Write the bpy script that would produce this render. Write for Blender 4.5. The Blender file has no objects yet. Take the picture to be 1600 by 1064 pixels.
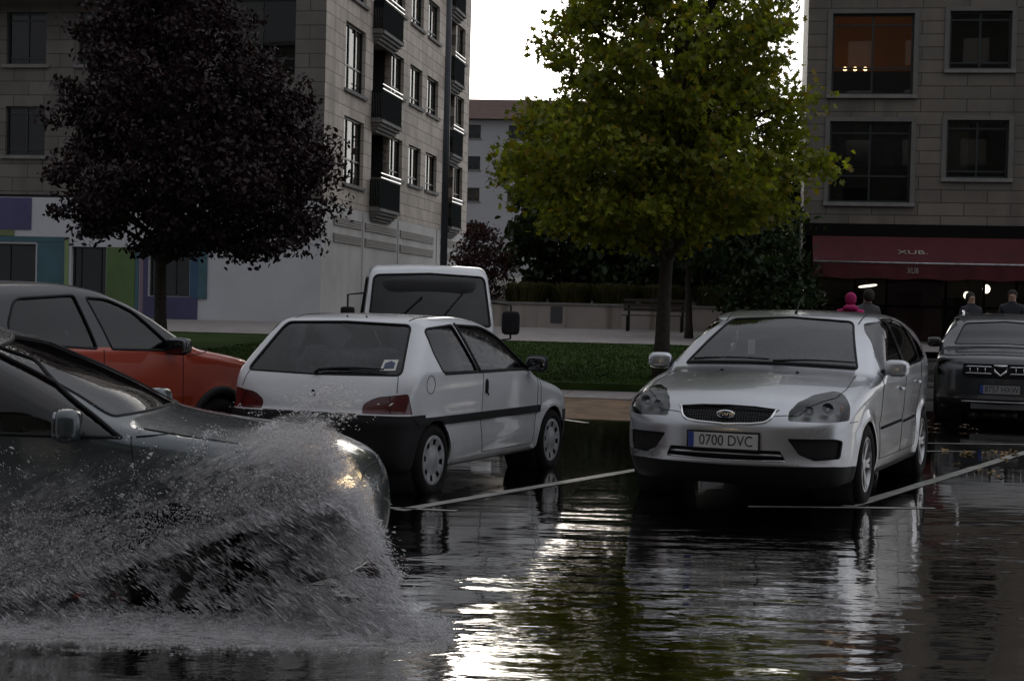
import bpy, bmesh, math, random
import numpy as np
from mathutils import Vector, Matrix, noise
random.seed(7); np.random.seed(7)
R=math.radians
scene=bpy.context.scene; COL=scene.collection

# ------------------------------------------------------------------ helpers
def tag(o,label=None,cat=None,group=None,kind=None):
    if label: o['label']=label
    if cat: o['category']=cat
    if group: o['group']=group
    if kind: o['kind']=kind
    return o
def empty(name,loc=(0,0,0),rz=0,**k):
    o=bpy.data.objects.new(name,None); COL.objects.link(o); o.location=loc; o.rotation_euler=(0,0,rz); o.empty_display_size=.2
    return tag(o,**k)
def link(name,me,mat=None,parent=None,**k):
    o=bpy.data.objects.new(name,me); COL.objects.link(o)
    if mat is not None:
        for m in (mat if isinstance(mat,(list,tuple)) else [mat]): me.materials.append(m)
    if parent is not None: o.parent=parent
    return tag(o,**k)
def copy_tree(o,parent=None):
    c=o.copy(); COL.objects.link(c); c.parent=parent
    for ch in list(o.children): copy_tree(ch,c)
    return c
class MB:
    """collects verts/faces of ONE mesh"""
    def __init__(s): s.v=[]; s.f=[]; s.m=[]; s.sm=[]
    def add(s,vs,fs,mi=0,smooth=False):
        b=len(s.v); s.v+= [tuple(p) for p in vs]
        for f in fs: s.f.append([i+b for i in f]); s.m.append(mi); s.sm.append(smooth)
        return s
    def box(s,x0,x1,y0,y1,z0,z1,mi=0,M=None):
        vs=[(x,y,z) for x in (x0,x1) for y in (y0,y1) for z in (z0,z1)]
        if M: vs=[M@Vector(p) for p in vs]
        return s.add(vs,[(0,1,3,2),(4,6,7,5),(0,4,5,1),(2,3,7,6),(0,2,6,4),(1,5,7,3)],mi)
    def rbox(s,c,d,n=4,e=4.0,mi=0,M=None):
        """rounded box (superellipsoid) centre c, half dims d"""
        vs=[];fs=[];A=24;B=12
        def sp(a,p): return math.copysign(abs(a)**p,a)
        q=2/e
        for j in range(B+1):
            ph=-math.pi/2+math.pi*j/B
            for i in range(A):
                th=2*math.pi*i/A
                p=Vector((c[0]+d[0]*sp(math.cos(ph),q)*sp(math.cos(th),q),c[1]+d[1]*sp(math.cos(ph),q)*sp(math.sin(th),q),c[2]+d[2]*sp(math.sin(ph),q)))
                vs.append(M@p if M else p)
        for j in range(B):
            for i in range(A):
                fs.append((j*A+i,j*A+(i+1)%A,(j+1)*A+(i+1)%A,(j+1)*A+i))
        return s.add(vs,fs,mi,True)
    def tube(s,pts,r,n=8,mi=0,closed=False,caps=True):
        pts=[Vector(p) for p in pts]; N=len(pts); vs=[];fs=[]
        rr=r if isinstance(r,(list,tuple)) else [r]*N
        up=None
        for i,p in enumerate(pts):
            if closed: t=(pts[(i+1)%N]-pts[i-1])
            else: t=(pts[min(i+1,N-1)]-pts[max(i-1,0)])
            if t.length<1e-9: t=Vector((0,0,1))
            t.normalize()
            if up is None:
                up=Vector((0,0,1)) if abs(t.z)<.9 else Vector((1,0,0))
            a=t.cross(up)
            if a.length<1e-6: a=t.cross(Vector((0,1,0.1)))
            a.normalize(); up=a.cross(t).normalized(); b=up
            for k in range(n):
                an=2*math.pi*k/n
                vs.append(p+a*math.cos(an)*rr[i]+b*math.sin(an)*rr[i])
        M=N if closed else N-1
        for i in range(M):
            j=(i+1)%N
            for k in range(n):
                fs.append((i*n+k,i*n+(k+1)%n,j*n+(k+1)%n,j*n+k))
        if caps and not closed:
            fs.append(tuple(range(n))[::-1]); fs.append(tuple((N-1)*n+k for k in range(n)))
        return s.add(vs,fs,mi,True)
    def lathe(s,prof,n=32,mi=0,M=None,smooth=True,a0=0,a1=2*math.pi):
        """prof: (r,h) about Z"""
        full=abs(a1-a0-2*math.pi)<1e-6
        vs=[];fs=[]; K=n if full else n+1
        for i in range(K):
            a=a0+(a1-a0)*i/n
            for r,h in prof:
                p=Vector((r*math.cos(a),r*math.sin(a),h)); vs.append(M@p if M else p)
        P=len(prof)
        for i in range(n):
            j=(i+1)%K
            for k in range(P-1):
                fs.append((i*P+k,j*P+k,j*P+k+1,i*P+k+1))
        return s.add(vs,fs,mi,smooth)
    def prism(s,poly,z0,z1,mi=0,M=None,smooth=False):
        n=len(poly); vs=[(x,y,z0) for x,y in poly]+[(x,y,z1) for x,y in poly]
        if M: vs=[M@Vector(p) for p in vs]
        fs=[tuple(range(n))[::-1],tuple(range(n,2*n))]+[(i,(i+1)%n,n+(i+1)%n,n+i) for i in range(n)]
        return s.add(vs,fs,mi,smooth)
    def build(s,name,mat,parent=None,sharp=None,**k):
        me=bpy.data.meshes.new(name); me.from_pydata(s.v,[],s.f); 
        me.polygons.foreach_set('material_index',s.m); me.polygons.foreach_set('use_smooth',s.sm); me.update()
        o=link(name,me,mat,parent,**k)
        if sharp:
            me.set_sharp_from_angle(angle=R(sharp))
        return o

# ------------------------------------------------------------------ materials
def newmat(name):
    m=bpy.data.materials.new(name); m.use_nodes=True; nt=m.node_tree
    b=nt.nodes['Principled BSDF']; return m,nt,b
def N(nt,t,**k):
    n=nt.nodes.new(t)
    for a,v in k.items():
        if a in n.inputs.keys() if not hasattr(n,a) else False: n.inputs[a].default_value=v
        else: setattr(n,a,v)
    return n
def ramp(nt,fac,stops):
    r=nt.nodes.new('ShaderNodeValToRGB'); e=r.color_ramp.elements
    while len(e)<len(stops): e.new(.5)
    for i,(p,c) in enumerate(stops):
        e[i].position=p; e[i].color=(c,c,c,1) if isinstance(c,(int,float)) else tuple(c)+(1,)
    nt.links.new(fac,r.inputs[0]); return r.outputs[0]
def noise_tex(nt,scale,detail=3,vec=None,rough=.5,mapping=None,obj=True):
    n=nt.nodes.new('ShaderNodeTexNoise'); n.inputs['Scale'].default_value=scale; n.inputs['Detail'].default_value=detail; n.inputs['Roughness'].default_value=rough
    tc=nt.nodes.new('ShaderNodeTexCoord'); out=tc.outputs['Object']
    if mapping:
        mp=nt.nodes.new('ShaderNodeMapping'); mp.inputs['Scale'].default_value=mapping; nt.links.new(out,mp.inputs[0]); out=mp.outputs[0]
    nt.links.new(out if vec is None else vec,n.inputs['Vector']); return n.outputs['Fac']
def mixc(nt,f,a,b,mode='MIX'):
    m=nt.nodes.new('ShaderNodeMix'); m.data_type='RGBA'; m.blend_type=mode
    if hasattr(f,'links'): nt.links.new(f,m.inputs[0])
    else: m.inputs[0].default_value=f
    for i,c in ((6,a),(7,b)):
        if hasattr(c,'links'): nt.links.new(c,m.inputs[i])
        else: m.inputs[i].default_value=tuple(c)+(1,)
    return m.outputs[2]
def mat(name,col,rough=.5,metal=0,var=.0,vs=3,bump=0,bs=40,coat=0,spec=.5,emit=None,es=0,trans=0):
    m,nt,b=newmat(name)
    b.inputs['Roughness'].default_value=rough; b.inputs['Metallic'].default_value=metal
    b.inputs['Coat Weight'].default_value=coat; b.inputs['Coat Roughness'].default_value=.04; b.inputs['Specular IOR Level'].default_value=spec
    if var>0:
        f=noise_tex(nt,vs,5); lo=[c*(1-var) for c in col]; hi=[min(1,c*(1+var)) for c in col]
        c=ramp(nt,f,[(.3,lo),(.7,hi)]); nt.links.new(c,b.inputs['Base Color'])
    else: b.inputs['Base Color'].default_value=tuple(col)+(1,)
    if bump>0:
        f=noise_tex(nt,bs,4); bn=nt.nodes.new('ShaderNodeBump'); bn.inputs['Strength'].default_value=bump; bn.inputs['Distance'].default_value=.02
        nt.links.new(f,bn.inputs['Height']); nt.links.new(bn.outputs[0],b.inputs['Normal'])
    if emit: b.inputs['Emission Color'].default_value=tuple(emit)+(1,); b.inputs['Emission Strength'].default_value=es
    return m
def paint(name,col,metal=0.,rough=.35,inner=(.03,.03,.032),dirt=.12,bead=.6):
    """car paint: clear coat, road film towards the sills, rain beads, dark back side"""
    m,nt,b=newmat(name)
    f=noise_tex(nt,2.2,6); f2=noise_tex(nt,9,4)
    tc=nt.nodes.new('ShaderNodeTexCoord'); sp=nt.nodes.new('ShaderNodeSeparateXYZ'); nt.links.new(tc.outputs['Object'],sp.inputs[0])
    mr=nt.nodes.new('ShaderNodeMapRange'); mr.inputs[1].default_value=.75; mr.inputs[2].default_value=.2; mr.inputs[3].default_value=0; mr.inputs[4].default_value=.55
    nt.links.new(sp.outputs['Z'],mr.inputs[0])
    mu=nt.nodes.new('ShaderNodeMath'); mu.operation='MULTIPLY'; nt.links.new(mr.outputs[0],mu.inputs[0]); nt.links.new(f2,mu.inputs[1])
    c1=ramp(nt,f,[(.3,[c*(1-dirt) for c in col]),(.7,col)])
    c2=mixc(nt,mu.outputs[0],c1,(.09,.08,.07))
    geo=nt.nodes.new('ShaderNodeNewGeometry')
    nt.links.new(c2,b.inputs['Base Color'])
    b.inputs['Metallic'].default_value=metal
    r=ramp(nt,f,[(.3,rough*1.15),(.7,rough*.85)]); nt.links.new(r,b.inputs['Roughness'])
    b.inputs['Coat Weight'].default_value=1; b.inputs['Coat Roughness'].default_value=.05
    # rain beads
    vo=nt.nodes.new('ShaderNodeTexVoronoi'); vo.inputs['Scale'].default_value=95; nt.links.new(tc.outputs['Object'],vo.inputs['Vector'])
    vr=ramp(nt,vo.outputs['Distance'],[(0,1.),(.33,0.)])
    m3=nt.nodes.new('ShaderNodeMath'); m3.operation='MULTIPLY'; nt.links.new(vr,m3.inputs[0])
    nz=noise_tex(nt,6,3); nr=ramp(nt,nz,[(.45,0.),(.6,1.)]); nt.links.new(nr,m3.inputs[1])
    bn=nt.nodes.new('ShaderNodeBump'); bn.inputs['Strength'].default_value=bead; bn.inputs['Distance'].default_value=.0012
    nt.links.new(m3.outputs[0],bn.inputs['Height']); nt.links.new(bn.outputs[0],b.inputs['Coat Normal'])
    d=nt.nodes.new('ShaderNodeBsdfDiffuse'); d.inputs[0].default_value=tuple(inner)+(1,)
    mx=nt.nodes.new('ShaderNodeMixShader'); nt.links.new(geo.outputs['Backfacing'],mx.inputs[0]); nt.links.new(b.outputs[0],mx.inputs[1]); nt.links.new(d.outputs[0],mx.inputs[2])
    nt.links.new(mx.outputs[0],nt.nodes['Material Output'].inputs[0])
    return m
def glass(name,tint=(.5,.53,.54),rough=.02,wet=.07,ior=1.5,refl=1.0):
    """thin pane: fresnel mix of tinted transparency and gloss"""
    m=bpy.data.materials.new(name); m.use_nodes=True; nt=m.node_tree; nt.nodes.remove(nt.nodes['Principled BSDF'])
    t=nt.nodes.new('ShaderNodeBsdfTransparent'); t.inputs[0].default_value=tuple(tint)+(1,)
    g=nt.nodes.new('ShaderNodeBsdfGlossy'); g.inputs['Roughness'].default_value=rough; g.inputs[0].default_value=(refl,refl,refl,1)
    fr=nt.nodes.new('ShaderNodeFresnel'); fr.inputs[0].default_value=ior
    ad=nt.nodes.new('ShaderNodeMath'); ad.operation='MULTIPLY_ADD'; ad.inputs[1].default_value=1.0; ad.inputs[2].default_value=.0; ad.use_clamp=True
    nt.links.new(fr.outputs[0],ad.inputs[0])
    mx=nt.nodes.new('ShaderNodeMixShader'); nt.links.new(ad.outputs[0],mx.inputs[0]); nt.links.new(t.outputs[0],mx.inputs[1]); nt.links.new(g.outputs[0],mx.inputs[2])
    if wet>0:
        f=noise_tex(nt,60,4,mapping=(1,1,.35)); f=ramp(nt,f,[(.55,0.),(.75,1.)])
        bn=nt.nodes.new('ShaderNodeBump'); bn.inputs['Strength'].default_value=wet; bn.inputs['Distance'].default_value=.002
        nt.links.new(f,bn.inputs['Height']); nt.links.new(bn.outputs[0],g.inputs['Normal'])
    nt.links.new(mx.outputs[0],nt.nodes['Material Output'].inputs[0]); return m

BLACK=mat('black_plastic',(.010,.010,.011),.6,var=.3,vs=8,spec=.2)
BLACKG=mat('black_gloss',(.012,.012,.013),.12,coat=.5)
RUBBER=mat('tyre_rubber',(.009,.009,.009),.85,var=.4,vs=12,bump=.3,spec=.15)
DARKIN=mat('interior_dark',(.022,.022,.024),.8)
SEAT=mat('seat_cloth',(.09,.092,.105),.9,var=.3,vs=20)
CHROME=mat('chrome',(.75,.75,.76),.12,metal=1)
ALLOY=mat('alloy_wheel',(.42,.42,.43),.3,metal=.85,var=.25,vs=9)
HUBCAP=mat('hubcap_plastic',(.32,.32,.33),.45,metal=.3,var=.35,vs=9)
BRAKE=mat('brake_dark',(.03,.028,.026),.7)
GLASS=glass('car_glass',(.74,.77,.78)); GLASSD=glass('tinted_glass',(.16,.17,.18)); GLASSC=glass('clear_lens',(.85,.86,.88),wet=.1)
MIRG=mat('mirror_dark',(.16,.17,.19),.06,metal=1)
REFL=mat('reflector',(.75,.76,.78),.4,metal=.35)
REDL=mat('tail_lens_red',(.075,.006,.007),.2,coat=.6,var=.3,vs=14)
DREDL=mat('tail_lens_smoked',(.035,.006,.008),.15,coat=1)
AMBER=mat('amber_lens',(.35,.12,.02),.2,coat=1)
PLATE=mat('plate_white',(.58,.58,.56),.4,var=.12,vs=10)
PBLUE=mat('plate_blue',(.02,.05,.25),.4)
PINK_=mat('plate_ink',(.015,.015,.02),.5)
PAPER=mat('paper_sheet',(.6,.6,.56),.8)

# ------------------------------------------------------------------ splines
def pchip(pts):
    x=np.array([p[0] for p in pts],float); y=np.array([p[1] for p in pts],float)
    h=np.diff(x); dl=np.diff(y)/h; d=np.zeros(len(x))
    for i in range(1,len(x)-1):
        if dl[i-1]*dl[i]>0:
            w1=2*h[i]+h[i-1]; w2=h[i]+2*h[i-1]; d[i]=(w1+w2)/(w1/dl[i-1]+w2/dl[i])
    d[0]=dl[0]; d[-1]=dl[-1]
    def f(t):
        t=np.clip(np.asarray(t,float),x[0]-0,x[-1]+0); i=np.clip(np.searchsorted(x,t)-1,0,len(x)-2)
        s=(t-x[i])/h[i]; s2=s*s; s3=s2*s
        return (2*s3-3*s2+1)*y[i]+(s3-2*s2+s)*h[i]*d[i]+(-2*s3+3*s2)*y[i+1]+(s3-s2)*h[i]*d[i+1]
    return f
def smax(a,b,k):
    h=np.maximum(k-np.abs(a-b),0)/k; return np.maximum(a,b)+h*h*k*.25
def roundpoly(pts,r=.03,n=5):
    """round the corners of a 2D polygon; r scalar or list"""
    out=[]; L=len(pts)
    for i in range(L):
        p0=np.array(pts[i-1],float); p=np.array(pts[i],float); p1=np.array(pts[(i+1)%L],float)
        rr=r[i] if isinstance(r,(list,tuple)) else r
        a=p0-p; b=p1-p; la=np.linalg.norm(a); lb=np.linalg.norm(b)
        if rr<=0: out.append(tuple(p)); continue
        q=min(rr,la*.45,lb*.45); s=p+a/la*q; e=p+b/lb*q
        for k in range(n+1):
            t=k/n; out.append(tuple((1-t)**2*s+2*t*(1-t)*p+t*t*e))
    return out
def circ(cx,cz,r,n=28,a0=0,a1=360):
    return [(cx+r*math.cos(R(a0+(a1-a0)*i/n)),cz+r*math.sin(R(a0+(a1-a0)*i/n))) for i in range(n if a1-a0>=360 else n+1)]
def inpoly(u,v,poly):
    res=np.zeros(u.shape,bool); n=len(poly)
    for i in range(n):
        x0,y0=poly[i-1]; x1,y1=poly[i]
        c=((y0>v)!=(y1>v)); 
        if y1!=y0: res^= c&(u<(x1-x0)*(v-y0)/(y1-y0)+x0)
    return res

# ------------------------------------------------------------------ car surface
class Pre(tuple): pass
class Car:
    """Body as an implicit surface; panels are cut from one dense skin.
       local axes: x from nose (0) to tail (L), y to the car's left is +, z up."""
    def __init__(s,root,L,top,plan,front,rear,belt,tum=.4,bot=.18,kf=.15,kr=.12,crown=.03,
                 cf=.35,cr=.3,kst=.08,kc=.22,ket=.07,wheels=(),arch=.34,flare=.02,res=.026,nth=200,zc=.6,tuck=.06,waist=0.,creases=(),tumc=.25,wxm=None):
        s.root=root; s.L=L; s.P=pchip(top); s.W=pchip(plan); s.Fr=pchip(front); s.Rr=pchip(rear); s.B=pchip(belt)
        s.tum=tum; s.bot=bot; s.kf=kf; s.kr=kr; s.crown=crown; s.cf=cf; s.cr=cr; s.kst=kst; s.kc=kc; s.ket=ket
        s.wheels=wheels; s.arch=arch; s.flare=flare; s.tuck=tuck; s.waist=waist; s.creases=creases; s.tumc=tumc
        s.mid=wxm or L*.55
        # skin
        ph=np.radians(np.arange(-89,0,1.7)); xo=np.arange(.55,L-.5,res); NR=nth
        th=np.linspace(0,2*np.pi,NR,endpoint=False)-np.pi/2
        O=[];D=[]
        for p in ph: O.append((.55,0,zc)); D.append(p)
        for x in xo: O.append((x,0,zc)); D.append(0.)
        for p in -ph[::-1]: O.append((xo[-1]+.0,0,zc)); D.append(p)
        O=np.array(O); D=np.array(D)
        c,t=np.cos(D)[:,None],th[None,:]
        d=np.stack([np.broadcast_to(np.sin(D)[:,None],(len(D),NR)),c*np.cos(t),c*np.sin(t)],-1)
        o=np.broadcast_to(O[:,None,:],d.shape)
        V=s.shoot(o.reshape(-1,3),d.reshape(-1,3))
        s.V=V; s.faces=[]; nR=len(D)
        for i in range(nR-1):
            for j in range(NR):
                a=i*NR+j; b=i*NR+(j+1)%NR; s.faces.append([a,b,b+NR,a+NR])
        s.faces.append([j for j in range(NR)][::-1]); s.faces.append([(nR-1)*NR+j for j in range(NR)])
        s.lab=['body']*len(s.faces)
        s.line=0
    def F(s,p):
        x,y,z=p[:,0],p[:,1],p[:,2]; ay=np.abs(y)
        wf=np.clip((s.mid-x)/.6+.5,0,1)
        xx=x-(s.kf*wf-s.kr*(1-wf))*y*y
        e=.01; zt=s.P(xx); dz=(s.P(xx+e)-s.P(xx-e))/(2*e)
        top=(z-zt+s.crown*y*y)/np.sqrt(1+dz*dz)
        B=s.B(x); W=s.W(x)
        for (cz,amp,wd) in s.creases: W=W+amp*np.exp(-((z-cz)/wd)**2)
        for (wx,wz) in s.wheels:
            r=np.sqrt((x-wx)**2+(z-wz)**2); W=W+s.flare*np.exp(-((r-s.arch)/.055)**2)*(z>wz-.1)
        up=np.maximum(z-B,0); q=up*up/(up+.05)
        w=W-s.tum*q-s.tumc*up**2*.5
        lo=np.maximum(.42-z,0); w=w-s.tuck*(lo/.25)**2
        md=np.minimum(B-z,0.4); w=w-s.waist*np.maximum(md,0)**2
        side=ay-w
        side=side/np.sqrt(1+s.tum**2*(z>B))
        b=s.bot-z
        yn=ay/np.maximum(W,.3)
        fr=s.Fr(z)+s.cf*yn**4*.5+s.cf*yn**2*.25-x
        rr=x-(s.Rr(z)-s.cr*yn**4*.5-s.cr*yn**2*.2)
        f=smax(side,top,s.kst); f=smax(f,b,.08)
        f2=smax(fr,rr,.05)
        k=np.where(z>B,s.ket,s.kc)
        return smax(f,f2,s.kc*.5 if s.ket==s.kc else .12)
    def grad(s,p):
        e=.004; g=np.zeros_like(p)
        for i in range(3):
            d=np.zeros(3); d[i]=e; g[:,i]=s.F(p+d)-s.F(p-d)
        n=np.linalg.norm(g,axis=1,keepdims=True); return g/np.maximum(n,1e-9)
    def shoot(s,o,d):
        lo=np.zeros(len(o)); hi=np.full(len(o),3.0)
        # march outward to first exit
        t=np.zeros(len(o)); done=np.zeros(len(o),bool)
        for k in range(75):
            tt=t+.04; f=s.F(o+d*tt[:,None]); ex=(f>0)&~done; lo[ex]=t[ex]; hi[ex]=tt[ex]; done|=ex; t=np.where(done,t,tt)
            if done.all(): break
        for k in range(18):
            m=(lo+hi)/2; f=s.F(o+d*m[:,None]); lo=np.where(f<0,m,lo); hi=np.where(f<0,hi,m)
        return o+d*((lo+hi)/2)[:,None]
    # ---- views
    def vw(s,view):
        """returns (ucoef, vcoef, dir) ; dir points from surface to the viewer"""
        if view=='P': return np.array([1,0,0.]),np.array([0,0,1.]),np.array([0,1.,0])
        if view=='M': return np.array([1,0,0.]),np.array([0,0,1.]),np.array([0,-1.,0])
        if view=='T': return np.array([1,0,0.]),np.array([0,1.,0]),np.array([0,0,1.])
        if view=='F': return np.array([0,1.,0]),np.array([0,0,1.]),np.array([-1.,0,0])
        if view=='B': return np.array([0,1.,0]),np.array([0,0,1.]),np.array([1.,0,0])
        k,az=view; a=R(az)   # ('FL',30): front view turned towards +y ; az sign = side
        if k=='F': return np.array([math.sin(a),math.cos(a),0]),np.array([0,0,1.]),np.array([-math.cos(a),math.sin(a),0])
        return np.array([-math.sin(a),math.cos(a),0]),np.array([0,0,1.]),np.array([math.cos(a),math.sin(a),0])
    def cut(s,label,view,poly,only=('body',),nmin=.12,lim=None):
        uc,vc,dr=s.vw(view); poly=[tuple(map(float,p)) for p in poly]
        pa=np.array(poly); u0,v0=pa.min(0)-.002; u1,v1=pa.max(0)+.002
        U=list(s.V@uc); Vv=list(s.V@vc); V=[tuple(p) for p in s.V]
        nf=len(s.faces); flat=np.fromiter((i for f in s.faces for i in f),int); off=np.cumsum([0]+[len(f) for f in s.faces[:-1]])
        Ua=np.array(U)[flat]; Va=np.array(Vv)[flat]
        fu0=np.minimum.reduceat(Ua,off); fu1=np.maximum.reduceat(Ua,off); fv0=np.minimum.reduceat(Va,off); fv1=np.maximum.reduceat(Va,off)
        cnt=np.diff(np.append(off,len(flat))); cen=np.add.reduceat(s.V[flat],off)/cnt[:,None]
        okd=np.ones(nf,bool)
        labs=np.array(s.lab); okl=np.isin(labs,list(only))
        cand=(fu1>u0)&(fu0<u1)&(fv1>v0)&(fv0<v1)&okl
        idx=np.nonzero(cand)[0]
        if len(idx)==0: return
        g=s.grad(cen[idx]); idx=idx[(g@dr)>nmin]
        if lim is not None: idx=idx[[bool(lim(cen[i])) for i in idx]]
        ec={}
        segs=[(poly[i-1],poly[i]) for i in range(len(poly))]
        newf=[];newl=[];dead=set()
        def split(f,a,b,lid):
            (ax,ay),(bx,by)=a,b; nx,ny=-(by-ay),(bx-ax); ln=math.hypot(nx,ny); nx/=ln; ny/=ln
            ds=[(U[i]-ax)*nx+(Vv[i]-ay)*ny for i in f]
            ds=[0. if abs(d)<1e-6 else d for d in ds]
            if max(ds)<=0 or min(ds)>=0: return [f]
            P=[];Q=[]
            m=len(f)
            for k in range(m):
                i,j=f[k],f[(k+1)%m]; di,dj=ds[k],ds[(k+1)%m]
                if di>=0: P.append(i)
                if di<=0: Q.append(i)
                if di*dj<0:
                    key=(min(i,j),max(i,j),lid)
                    if key not in ec:
                        i0,j0=key[0],key[1]; d0=di if i0==i else dj; d1=dj if i0==i else di
                        t=d0/(d0-d1); p=tuple(V[i0][c]*(1-t)+V[j0][c]*t for c in range(3)); V.append(p)
                        U.append(U[i0]*(1-t)+U[j0]*t); Vv.append(Vv[i0]*(1-t)+Vv[j0]*t); ec[key]=len(V)-1
                    P.append(ec[key]); Q.append(ec[key])
            return [q for q in (P,Q) if len(q)>=3]
        for fi in idx:
            cur=[s.faces[fi]]; hit=False
            bu0,bu1,bv0,bv1=fu0[fi],fu1[fi],fv0[fi],fv1[fi]
            for k,(a,b) in enumerate(segs):
                if max(a[0],b[0])<bu0-1e-6 or min(a[0],b[0])>bu1+1e-6 or max(a[1],b[1])<bv0-1e-6 or min(a[1],b[1])>bv1+1e-6: continue
                if math.hypot(a[0]-b[0],a[1]-b[1])<1e-7: continue
                hit=True; cur=[q for f in cur for q in split(f,a,b,s.line+k)]
            s.faces[fi]=cur[0]; newf+= [(q,s.lab[fi]) for q in cur[1:]]
        s.line+=len(segs)
        base=len(s.faces); s.faces+=[q for q,l in newf]; s.lab+=[l for q,l in newf]
        s.V=np.array(V); U=np.array(U); Vv=np.array(Vv)
        test=list(idx)+list(range(base,len(s.faces)))
        cu=np.array([U[s.faces[i]].mean() for i in test]); cv=np.array([Vv[s.faces[i]].mean() for i in test])
        ins=inpoly(cu,cv,poly)
        for i,b in zip(test,ins):
            if b: s.lab[i]=label
    def part(s,labels,name,matl,parent=None,inset=0.,ret=.018,bias=0,**kw):
        """extract the faces with these labels as one mesh with exact surface normals and rolled-in edges"""
        if isinstance(labels,str): labels=(labels,)
        fs=[f for f,l in zip(s.faces,s.lab) if l in labels]
        if name!='body' and not isinstance(labels,Pre) and fs:
            par={}
            def fd(a):
                while par.setdefault(a,a)!=a: par[a]=par[par[a]]; a=par[a]
                return a
            for f in fs:
                r=fd(f[0])
                for i in f[1:]: par[fd(i)]=r
            comp={}
            for f in fs: comp.setdefault(fd(f[0]),[]).append(f)
            big=[c for c in comp.values() if len(c)>=max(4,.04*len(fs))]
            if len(big)>1:
                rest=[f for c in comp.values() if c not in big for f in c] if len(comp)<400 else []
                big.sort(key=len,reverse=True); out=[]
                sf,sl=s.faces,s.lab
                for c in big: s.faces,s.lab=c,['#']*len(c); out.append(s.part(Pre(('#',)),name,matl,parent,inset,ret,bias,**kw))
                s.faces,s.lab=sf,sl; return out[0]
        if not fs: print('EMPTY PART',name,labels); return None
        used=sorted({i for f in fs for i in f}); mp={u:i for i,u in enumerate(used)}
        P=s.V[used]; G=s.grad(P); V=P-G*inset
        F=[[mp[i] for i in f] for f in fs]
        # orient outward
        for q in range(len(F)):
            f=F[q]; a=V[f]; n=np.zeros(3)
            for k in range(len(f)): n+=np.cross(a[k],a[(k+1)%len(f)])
            if n@G[f].sum(0)<0: F[q]=f[::-1]
        nface=len(F); vs=[tuple(p) for p in V]
        normals=[tuple(G[i]) for f in F for i in f]
        if ret>0:
            ed={}
            for f in F:
                for k in range(len(f)):
                    a,b=f[k],f[(k+1)%len(f)]; ed[(a,b)]=1
            bd=[(a,b) for (a,b) in ed if (b,a) not in ed]
            m2={}
            def inn(i):
                if i not in m2: m2[i]=len(vs); vs.append(tuple(V[i]-G[i]*ret))
                return m2[i]
            for a,b in bd:
                q=[b,a,inn(a),inn(b)]; pa=[Vector(vs[i]) for i in q]
                n=(pa[1]-pa[0]).cross(pa[3]-pa[0])
                if n.length<1e-12: n=Vector((0,0,1))
                n.normalize(); F.append(q); normals+= [tuple(n)]*4
        me=bpy.data.meshes.new(name); me.from_pydata(vs,[],F); me.polygons.foreach_set('use_smooth',[True]*len(F)); me.update()
        if len(me.loops)==len(normals): me.normals_split_custom_set(normals)
        return link(name,me,matl,parent if parent is not None else s.root,**kw)
    def surf(s,view,pts,off=0.,far=3.,step=None):
        """project 2D view points on the skin (viewer side)"""
        uc,vc,dr=s.vw(view); pts=np.array(pts,float)
        if step:
            q=[pts[0]]
            for a,b in zip(pts[:-1],pts[1:]):
                n=max(1,int(np.linalg.norm(b-a)/step))
                for k in range(1,n+1): q.append(a+(b-a)*k/n)
            pts=np.array(q)
        cen=np.array([s.L/2,0,.7])
        # ray origin outside
        base=pts[:,:1]*uc[None]+pts[:,1:]*vc[None]
        ref=dr*(cen@dr); 
        o=base+ref[None]+dr*far; d=-dr[None]
        t=np.zeros(len(o)); done=np.zeros(len(o),bool); lo=np.zeros(len(o)); hi=np.full(len(o),far)
        for k in range(300):
            tt=t+.02; f=s.F(o+d*tt[:,None]); ex=(f<0)&~done; lo[ex]=t[ex]; hi[ex]=tt[ex]; done|=ex; t=np.where(done,t,tt)
            if done.all(): break
        for k in range(16):
            m=(lo+hi)/2; f=s.F(o+d*m[:,None]); lo=np.where(f>0,m,lo); hi=np.where(f>0,hi,m)
        p=o+d*((lo+hi)/2)[:,None]; g=s.grad(p)
        return p+g*off, g
    def seam(s,mb,view,pts,w=.004,closed=False,step=.03,off=.0005,n=6):
        if closed: pts=list(pts)+[pts[0]]
        p,g=s.surf(view,pts,off,step=step)
        if closed: mb.tube([tuple(q) for q in p[:-1]],w,n,closed=True)
        else: mb.tube([tuple(q) for q in p],w,n)
        return mb

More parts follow.
